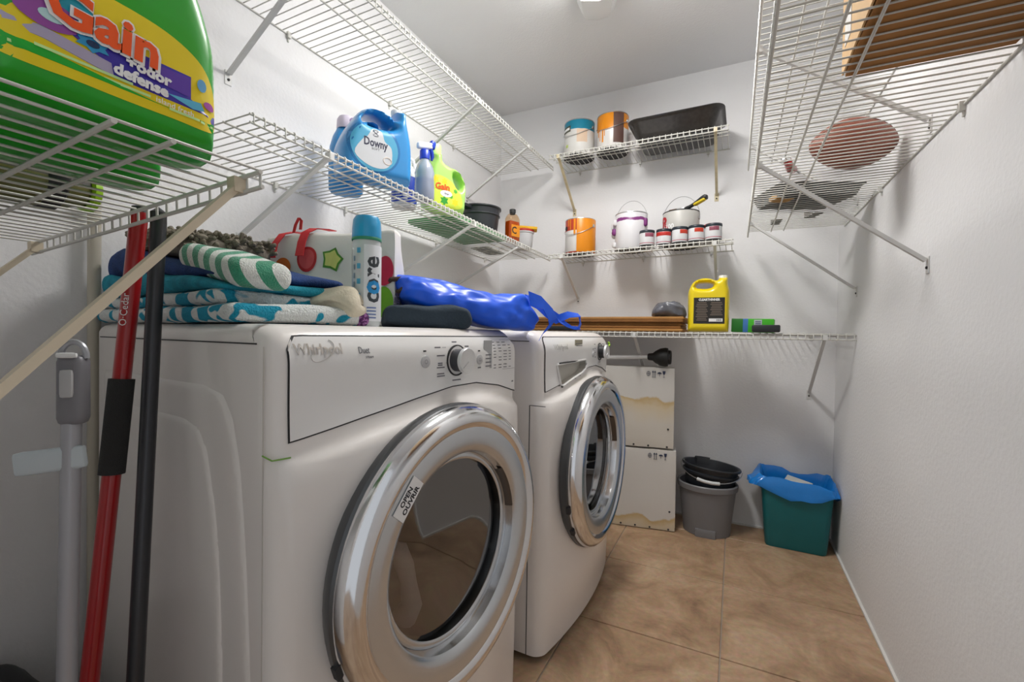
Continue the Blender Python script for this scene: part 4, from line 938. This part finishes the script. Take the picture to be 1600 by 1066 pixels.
MB().slab((.055, .011, .008), .007, (12, 5, 4), lambda p: Vector((p.x, p.y*(1 + .6*sm(-.01, .05, p.x)), p.z*(1 + .6*sm(0, .05, p.x)) + .018*sm(-.05, .05, p.x)*2))).build('handle', black, t, loc=(.045, 0, .012))
MB().slab((.030, .0125, .007), .006, (8, 5, 4)).build('grip_insert', mat('brush_yellow', '#d2b81e', .5), t, loc=(.065, -.006, .028), rot=(0, R(-20), 0))
rbox('ferrule', (-.03, 0, .010), (.04, .03, .014), .003, steel, t)
rbox('bristle_block', (-.07, 0, .010), (.045, .032, .013), .004, mat('bristle_tan', '#6b5137', .9), t)
sm_defs = [(-.407, '#8f4a5c', 10, 'leftmost small paint can in the row, with a dusty rose label'), (-.327, '#b92a22', -16, 'small paint can with a full red band, second in the row of five'), (-.251, '#c03a26', 22, 'middle one of the five small paint cans, red patch at right'), (-.176, '#c4371f', 6, 'small paint can with wide red patch, fourth in the row'), (-.100, '#8f4a5c', -14, 'rightmost small paint can in the row, rose patch at left')]
for i, (x, c, a, lb) in enumerate(sm_defs):
    r, h = .0365, .078
    t = can('sample_paint_can', lb, (x, 2.348 + .012*(i == 1), LBz(x)), r, h, mat('sample_white', '#d5d6d8', .4), mat('sample_lid', '#1f2933', .4), R(a), 'plastic', 'row of small paint cans', rim=mat('sample_lid', '#1f2933', .4), bottom=dark)
    MB().lathe([(r+.0003, .044), (r+.0007, .045), (r+.0007, .062), (r+.0003, .063)], 14, None, -175 if i == 1 else -105, -5 if i == 1 else -35).build('label_patch', mat('sample_'+c.strip('#'), c, .45), t)
    MB().lathe([(r+.0003, .012), (r+.0006, .0125), (r+.0006, .0145), (r+.0003, .015)], 20, None, -180, 0).build('label_stripe', mat('sample_stripe', '#b0455a', .45), t)
    MB().lathe([(r+.0002, .064), (r+.0012, .066), (r+.0012, .074), (r, .076)], 24).build('lid_band', mat('sample_lid', '#1f2933', .4), t)
t = thing('red_lidded_can', 'small red lidded can peeking out behind the rightmost small cans', 'can', (-.115, 2.445, LBz(-.115)), 0)
MB().lathe([(0, 0), (.033, 0), (.034, .003), (.034, .075), (.030, .082)], 28).build('body', mat('sample_white', '#d5d6d8', .4), t)
MB().lathe([(.034, .080), (.036, .084), (.034, .098), (.026, .103), (0, .104)], 28).build('lid', mat('lid_redorange', '#bf3b28', .4), t)

# ------------------------------------------------------------------ low back shelf
BZ = .984 + .002
for i in range(5):
    w = .85 - .012*((i*7) % 4); th = .0135
    me = bevel_mesh('cardboard_sheet', MB().box((0, 0, 0), (w, .30, th)), .004, 2)
    o = link('cardboard_sheet', me, mat('kraft_%d' % i, ('#a5763f', '#8a5c2c', '#9c6c38', '#7f5428', '#a87a45')[i], .85, vary=.18, vscale=10), None, True, (-.640 + .006*(i % 2), 2.375 + .008*(i % 3), BZ + th/2 + .0005 + i*(th+.0008)), (0, 0, R(.5*(i % 3) - .5)))
    tag(o, ('flattened brown carton at the bottom of the stack on the low back shelf', 'flattened brown carton second from the bottom of the cardboard stack', 'flattened brown carton in the middle of the cardboard stack', 'flattened brown carton second from the top of the cardboard stack', 'flattened brown carton on top, under the grey plastic bag')[i], 'cardboard', 'flattened cartons on the low back shelf')
o = MB().slab((.085, .06, .036), .03, (22, 16, 12), lambda p: p + Vector((.018*N(p, 18), .018*N(p, 18, 4), .012*N(p, 26, 7) - .014*sm(.03, .085, abs(p.x)) + .008*abs(N(p, 60, 2)))) ).build('plastic_bag', mat('bag_grey', '#5b5d66', .35, vary=.35, vscale=25, bump=.3, bscale=60), None, True, (-.290, 2.34, BZ + .107), (0, 0, R(8)))
tag(o, 'crumpled grey plastic bag on the cardboard beside the yellow jug', 'bag')
ym = mat('jug_yellow', '#ecd20a', .32, coat=.35)
yo = [(-.086, .012), (-.075, .001), (0, 0), (.075, .001), (.086, .012), (.088, .10), (.088, .175), (.084, .200), (.080, .215), (.078, .243), (.074, .247), (.046, .247), (.042, .243), (.030, .236), (.00, .246), (-.035, .245), (-.065, .230), (-.082, .200), (-.088, .170), (-.087, .10)]
yh = [(-.050, .203), (-.052, .216), (-.035, .224), (.005, .223), (.018, .215), (.010, .203), (-.015, .199)]
t = jug('yellow_jug', 'bright yellow jug with black label on the low back shelf', 'jug', (-.112, 2.265, BZ), R(4), yo, yh, .115, ym, (.060, .246, .019, .012), whitep, .026)
lab_patch('label', mat('label_black', '#26231f', .45), t, [(-.062, .038), (.066, .038), (.066, .155), (-.062, .155)], -.0582)
jtext(t, 'CLEARTHINNER', .014, white_ink, .002, .145, 4, width=.088, bold=.0006)
for i in range(11):
    for s_ in (-1, 1):
        if s_ == 1 and i > 7: continue
        MB().box((s_*.030 + .002, -.0586, .132 - .0078*i), (.050 - .006*((i*5+s_) % 3), .0004, .0032)).build('printed_line', mat('label_brown_print', '#7d6f63', .5), t, False)
lab_patch('barcode_patch', white_ink, t, [(.002, .047), (.058, .047), (.058, .061), (.002, .061)], -.0589)
for i in range(6): MB().box((.034 + .0035*i, -.0593, .054), (.0014 + .0006*(i % 2), .0003, .010)).build('barcode_bar', inkb, t, False)
t = thing('sponge_box', 'green box lying on its side right of the yellow jug', 'box', (.072, 2.29, BZ), R(-6))
rbox('carton', (0, 0, .031), (.165, .10, .060), .002, ramp_mat('box_green_blue', 'x', ((0, '#1d6a1c'), (.28, '#3a6fae'), (.40, '#3fae1e')), .4, lo=-.083, hi=.083), t, rot=(0, R(1.0), 0))
lab_patch('label', mat('box_label_grey', '#b9bfc4', .45), t, [(.008, .028), (.038, .028), (.038, .056), (.008, .056)], -.0506)
for i in range(3): MB().box((.023, -.0511, .034 + .007*i), (.022, .0004, .003)).build('printed_line', mat('print_navy', '#2b3a6b', .5), t, False)
t = tag(rbox('black_case', (0, 0, .0), (.105, .045, .031), .006, mat('case_black', '#25272c', .5)), 'small black case in front of the green box on the low back shelf', 'case')
t.location = (.118, 2.205, BZ + .0175)
t = tag(rbox('black_bar', (0, 0, 0), (.16, .03, .022), .004, black), 'flat black bar at the shelf front above the washer', 'bar'); t.location = (-.80, 2.208, BZ+.0125)

# ------------------------------------------------------------------ floor by the back wall
boxm = mat('box_white', '#cfccc6', .8, vary=.03, vscale=5, bump=.15, bscale=25)
def boxstain(name, zc, amp, seed):
    m = bpy.data.materials.new(name); m.use_nodes = True; t = NT(m); t.b.inputs['Roughness'].default_value = .85
    n = t.new('ShaderNodeTexNoise'); n.inputs['Scale'].default_value = 7; n.inputs['Detail'].default_value = 4; mpp = t.new('ShaderNodeMapping'); mpp.inputs['Location'].default_value = (seed, seed, 0); t.link(t.coord(), mpp.inputs[0]); t.link(mpp.outputs[0], n.inputs['Vector'])
    sx = t.new('ShaderNodeSeparateXYZ'); t.link(t.coord(), sx.inputs[0])
    a = t.new('ShaderNodeMath', operation='MULTIPLY_ADD'); t.link(n.outputs[0], a.inputs[0]); a.inputs[1].default_value = amp; t.link(sx.outputs[2], a.inputs[2])
    r = t.new('ShaderNodeValToRGB'); e = r.color_ramp.elements; mr = t.new('ShaderNodeMapRange'); t.link(a.outputs[0], mr.inputs[0]); mr.inputs[1].default_value = -.25; mr.inputs[2].default_value = .25
    k = (zc - .2025 + amp*.5 + .25)/.5
    e[0].position = 0; e[0].color = C('#cdc7bd'); e[1].position = 1; e[1].color = C('#d2cfca')
    for p, c in ((max(.01, k-.22), '#cdc7bd'), (k-.06, '#cfc0a4'), (k-.008, '#c4aa7c'), (k+.008, '#d2cfca')): x = e.new(min(.99, max(0.005, p))); x.color = C(c)
    t.link(mr.outputs[0], r.inputs[0]); t.link(r.outputs[0], t.b.inputs['Base Color'])
    return m
def carton(label, loc, rz, stain):
    t = thing('white_carton', label, 'box', loc, rz)
    def dd(p): return p + Vector((.002*N(p, 9), .002*N(p, 9, 4), .0015*N(p, 12, 8)))
    MB().slab((.21, .06, .2), .006, (16, 6, 16), dd).build('carton_body', stain, t, loc=(0, 0, .2025), angle=50)
    y = -.0635
    navy = mat('icon_navy', '#2c3550', .6)
    # shipping marks: globe, two up arrows, umbrella, glass
    MB().tube([(.085 + .008*math.cos(a), y, .372 + .011*math.sin(a)) for a in [i*math.pi/8 for i in range(17)]], .0010, 4).tube([(.077, y, .372), (.093, y, .372)], .0009, 4).tube([(.085, y, .361), (.085, y, .383)], .0009, 4).build('printed_globe', navy, t)
    for x in (.106, .116):
        MB().box((x, y, .368), (.0022, .0006, .026)).add([(x-.005, y, .378), (x+.005, y, .378), (x, y, .388)], [(0, 1, 2)]).build('printed_arrow', navy, t, False)
    MB().box((.111, y, .354), (.018, .0006, .0015)).build('printed_bar', navy, t, False)
    MB().add([(.137 + .010*math.cos(R(180*i/8)), y, .372 + .008*math.sin(R(180*i/8))) for i in range(9)], [tuple(range(9))]).box((.137, y, .366), (.0014, .0006, .014)).build('printed_umbrella', navy, t, False)
    MB().add([(.151, y, .386), (.165, y, .386), (.163, y, .372), (.158, y, .367), (.153, y, .372)], [(0, 1, 2, 3, 4)]).box((.158, y, .362), (.0016, .0006, .012)).box((.158, y, .3555), (.009, .0006, .002)).build('printed_glass', navy, t, False)
    for x, z in ((.182, .10), (.178, .012), (-.05, .015), (.02, .014), (.09, .013)): MB().lathe([(0, .0012), (.004, .001), (.005, 0)], 8, Matrix.Translation((x, -.062, z)) @ Matrix.Rotation(R(90), 4, 'X')).build('staple_mark', dark, t)
    return t
c0 = Vector((-.245, 2.322)); rz = R(9)
def carton_pos(corner, rz): 
    o = Vector((.21, -.06)); o = Vector((o.x*math.cos(rz) - o.y*math.sin(rz), o.x*math.sin(rz) + o.y*math.cos(rz))); return corner - o
p = carton_pos(Vector((-.243, 2.335)), rz); carton('lower white carton on the floor beside the grey bucket', (p.x, p.y, 0), rz, boxstain('carton_stain_low', .06, .12, 3))
p = carton_pos(Vector((-.257, 2.332)), rz); carton('upper white carton with brown water stain, black plunger on it', (p.x, p.y, .4065), rz, boxstain('carton_stain_high', .24, .14, 11))
t = thing('plunger', 'black rubber plunger with white handle lying on the upper carton', 'plunger', (-.335, 2.335, .8135), R(4))
Mp = Matrix.Translation((0, 0, .047)) @ Matrix.Rotation(R(90), 4, 'Y')
MB().lathe([(.012, -.055), (.017, -.05), (.019, -.03), (.030, -.018), (.043, .005), (.047, .03), (.045, .042), (.036, .044), (.034, .055), (.030, .058), (.028, .04), (0, .02)], 32, Mp).build('cup', mat('rubber_black', (.015, .015, .016), .5), t)
MB().tube([(-.05, 0, .047), (-.45, .0, .030)], .011, 14).build('handle', whitep, t)
# buckets
def tub_body(prof, m, parent, name, M=None, sx=1.0, sy=.88): return MB().lathe(prof, 48, M, sx=sx, sy=sy).build(name, m, parent, angle=35)
t = thing('grey_bucket', 'grey oval cleaning bucket on the floor between cartons and blue bag', 'bucket', (-.108, 2.440, 0), 0)
gb = mat('bucket_grey', '#77777a', .45, bump=.05)
tub_body([(0, .006), (.098, .006), (.102, .0), (.108, .002), (.112, .05), (.130, .215), (.139, .222), (.140, .245), (.135, .250), (.128, .246), (.124, .215), (.105, .012), (0, .012)], gb, t, 'bucket_body')
MB().slab((.032, .006, .011), .004, (6, 3, 4)).build('foot_notch', dark, t, loc=(0, -.0935, .012))
MB().slab((.046, .010, .024), .006, (6, 3, 5)).build('foot_rim', gb, t, loc=(0, -.090, .016))
t = thing('black_bucket', 'black bucket with white-gripped handle nested in the grey bucket', 'bucket', (-.110, 2.445, .120), 0, rot=(R(-3), R(5), 0))
bbk = mat('bucket_black', '#22262c', .38)
tub_body([(0, .002), (.085, .002), (.092, .006), (.124, .195), (.134, .198), (.137, .205), (.134, .211), (.126, .209), (.118, .19), (.09, .01), (0, .008)], bbk, t, 'bucket_body')
tub_body([(.122, .165), (.130, .168), (.131, .176), (.124, .180)], bbk, t, 'ridge')
MB().lathe([(.128, .200), (.131, .212), (.126, .220), (.118, .212), (.116, .17)], 14, None, 95, 130, 1.0, .88).build('spout_lip', bbk, t)
pts = [(.137*math.cos(R(a)), .122*math.sin(R(a)), .196 - .028*math.sin(R(180-abs(a+90)*1.0 - 90)) ) for a in range(-180, 1, 12)]
pts = [(.140*math.cos(R(a)), .124*math.sin(R(a)), .198 + .050*math.sin(R(a))) for a in range(-180, 1, 10)]
MB().tube(pts, .0022, 6).build('bail_handle', steel, t)
MB().tube([(.138*math.cos(R(a)), .126*math.sin(R(a)), .198 + .050*math.sin(R(a))) for a in (-112, -98, -84, -70)], .008, 10).build('grip', mat('grip_white', '#cfd1d2', .4), t)
# lined bin
t = thing('waste_bin', 'teal rectangular waste bin lined with a bright blue bag', 'bin', (.268, 2.478, 0), R(-1))
tm = mat('bin_teal', '#0d6a70', .42, vary=.05)
lev = [(.118, .080, .022, .0), (.121, .083, .024, .006), (.140, .098, .028, .262), (.147, .104, .030, .266), (.147, .104, .03, .274), (.138, .096, .026, .272), (.117, .078, .022, .01)]
mb = MB(); V = sum([pan_loop(*l) for l in lev], []); n_ = 24
mb.add(V, [(i*n_+k, i*n_+(k+1) % n_, (i+1)*n_+(k+1) % n_, (i+1)*n_+k) for i in range(len(lev)-1) for k in range(n_)] + [tuple(range(n_)), tuple((len(lev)-1)*n_+k for k in range(n_))])
mb.build('bin_body', tm, t, angle=45)
lin = MB(); U = 160; lv = [(.78, .15), (.86, .22), (.93, .268), (1.0, .300), (1.055, .312), (1.08, .300), (1.10, .285), (1.115, .270), (1.125, .255), (1.13, .243), (1.125, .235)]
V = []
base = pan_loop(.140, .098, .028, 0); 
def loop_at(u):
    f = u*24; i = int(f) % 24; g = f - int(f); a, b = Vector(base[i]), Vector(base[(i+1) % 24]); return a.lerp(b, g)
for j, (s_, z) in enumerate(lv):
    for k in range(U):
        q = loop_at(k/U); hang = max(0, j-4)/6
        w = N((q.x*30, q.y*30, j*.30), 1, 3) + .9*abs(N((q.x*70, q.y*70, j*.5), 1, 5)) - .5*abs(N((q.x*120, q.y*120, j*.4), 1, 15)); w2 = N((q.x*14, q.y*14, 5), 1, 8)
        s2 = s_ + .075*w*hang + .02*w
        zz = z + .02*w2*(j > 1) - .055*hang*w2 + (.012*hang if q.y < 0 else 0) + .006*w*(j > 2)
        left = max(0, -q.x/.14 - .55)*(q.y < .06)
        xx = q.x*s2 - left*.085*hang; zz = zz + left*(.02*hang)
        V.append((xx, q.y*(1 + (s2-1)*(1.0 if q.y < 0 else .55)), zz + .022*(q.x < -.03)*sm(.0, .14, -q.x)*(j > 1)))
lin.add(V, [(i*U+k, i*U+(k+1) % U, (i+1)*U+(k+1) % U, (i+1)*U+k) for i in range(len(lv)-1) for k in range(U)])
ln = lin.build('bag_liner', mat('liner_blue', '#0f7fd6', .28, bump=.35, bscale=35, coat=.3), t, angle=80)
for (x, y, z, r1, r2, r3, plb) in ((-.03, .0, .262, 20, -14, 10, 'white paper scrap at the left inside the lined waste bin'), (.045, .01, .250, -24, 18, 40, 'white paper scrap at the right inside the lined waste bin'), (.01, .035, .272, 30, 8, -25, 'white paper scrap standing highest inside the lined waste bin')):
    o = tag(rbox('crumpled_paper', (0, 0, 0), (.11, .075, .004), .001, mat('paper_white', '#c9cac6', .8), None, (t.location.x+x, t.location.y+y, z), (R(r1), R(r2), R(r3))), plb, 'paper', 'paper scraps in the waste bin')

# ------------------------------------------------------------------ right wall shelf
RZ = 1.475 + .002
t = thing('football', 'brown leather football resting on the right wall shelf', 'football', (.306, 1.672, RZ+.0735), R(14))
fm = mat('leather_brown', '#83452f', .45, bump=.5, bscale=260, vary=.08, vscale=8)
L_, rr_ = .119, .073
prof = [(rr_*max(0, 1-(u/1.0)**2)**.72 if abs(u) < 1 else 0, L_*u) for u in [-1 + i/14 for i in range(29)]]
MB().lathe(prof, 40, Matrix.Rotation(R(90), 4, 'Y')).build('ball', fm, t, angle=80)
for k in range(4): MB().tube([(L_*u, (rr_*max(0, 1-u*u)**.72 + .0003)*math.cos(R(45+90*k)), (rr_*max(0, 1-u*u)**.72 + .0003)*math.sin(R(45+90*k))) for u in [-.97 + i*.097 for i in range(21)]], .0008, 5).build('seam', mat('seam_dark', '#4a2519', .6), t)
for i in range(7): MB().tube([(-.03+.01*i, -.008, rr_-.0005), (-.03+.01*i, 0, rr_+.002), (-.03+.01*i, .008, rr_-.0005)], .0016, 5).build('lace', white_ink, t)
t = thing('tool_tray', 'black metal tray lying on the right wall shelf beside the football', 'tray', (.225, 2.02, RZ), R(24))
mtb = mat('tray_black', '#1e2022', .4, .4, vary=.3, vscale=20)
lev = [(.125, .095, .012, .0), (.13, .10, .014, .004), (.142, .112, .016, .034), (.150, .12, .018, .036), (.150, .12, .018, .039), (.140, .110, .015, .037), (.126, .096, .012, .006)]
mb = MB(); V = sum([pan_loop(*l) for l in lev], []); n_ = 24
mb.add(V, [(i*n_+k, i*n_+(k+1) % n_, (i+1)*n_+(k+1) % n_, (i+1)*n_+k) for i in range(len(lev)-1) for k in range(n_)] + [tuple(range(n_)), tuple((len(lev)-1)*n_+k for k in range(n_))])
mb.build('tray_body', mtb, t, angle=45)
MB().slab((.035, .03, .012), .008, (6, 5, 3)).build('rust_patch', mat('rust_tan', '#a9824c', .8), t, loc=(-.10, -.03, .008))
for x, y, a, lb in ((.155, 2.315, 4, 'small dark metal bracket nearest the shelf rails behind the tray'), (.285, 2.245, 20, 'small rusty metal bracket nearer the right wall behind the tray')):
    b = thing('metal_bracket', lb, 'bracket', (x, y, RZ), R(a), 'loose metal brackets')
    MB().box((0, 0, .0015), (.034, .085, .003)).box((0, .042, .012), (.034, .003, .022)).build('plate', mat('bracket_brown', '#4a4036', .5, .5), b, False)
    MB().lathe([(0, .0005), (.006, .0005)], 10, Matrix.Translation((0, -.022, -.0008))).build('screw_hole', mat('hole_light', '#b9bcc0', .5), b, False)
t = thing('hand_tool', 'tool with red handle and chrome ring end propped on the black tray', 'tool', (.130, 1.66, RZ+.006), 0)
MB().tube([(0, -.10, .002), (.012, -.03, .005), (.03, .06, .028), (.04, .12, .045)], [.011, .0125, .0115, .007], 12).build('handle', mat('tool_red', '#b3241d', .35, coat=.3), t)
MB().tube([(-.006 + .010*math.cos(a), -.112 + .010*math.sin(a), .004) for a in [i*math.pi/8 for i in range(17)]], .004, 8).build('ring', chrome, t)
MB().tube([(.04, .12, .045), (.06, .2, .06)], .004, 8).build('shank', steel, t)
t = thing('cardboard_box', 'large brown box at the near end of the right wall shelf', 'box', (.304, .80, RZ), 0)
MB().slab((.122, .29, .15), .004, (8, 12, 8), lambda p: p + Vector((.002*N(p, 6), 0, 0))).build('box_body', mat('box_kraft', '#a8763f', .8, vary=.14, vscale=9), t, loc=(0, 0, .1505), angle=50)
MB().box((-.1245, 0, .15), (.003, .575, .29)).build('side_panel', mat('box_pale_side', '#cda878', .75, vary=.10, vscale=12), t, False)
MB().box((-.1265, .235, .075), (.001, .05, .06)).build('label', mat('box_patch_white', '#dcdad8', .5), t, False)  # only a plain white patch on the side panel, nothing printed
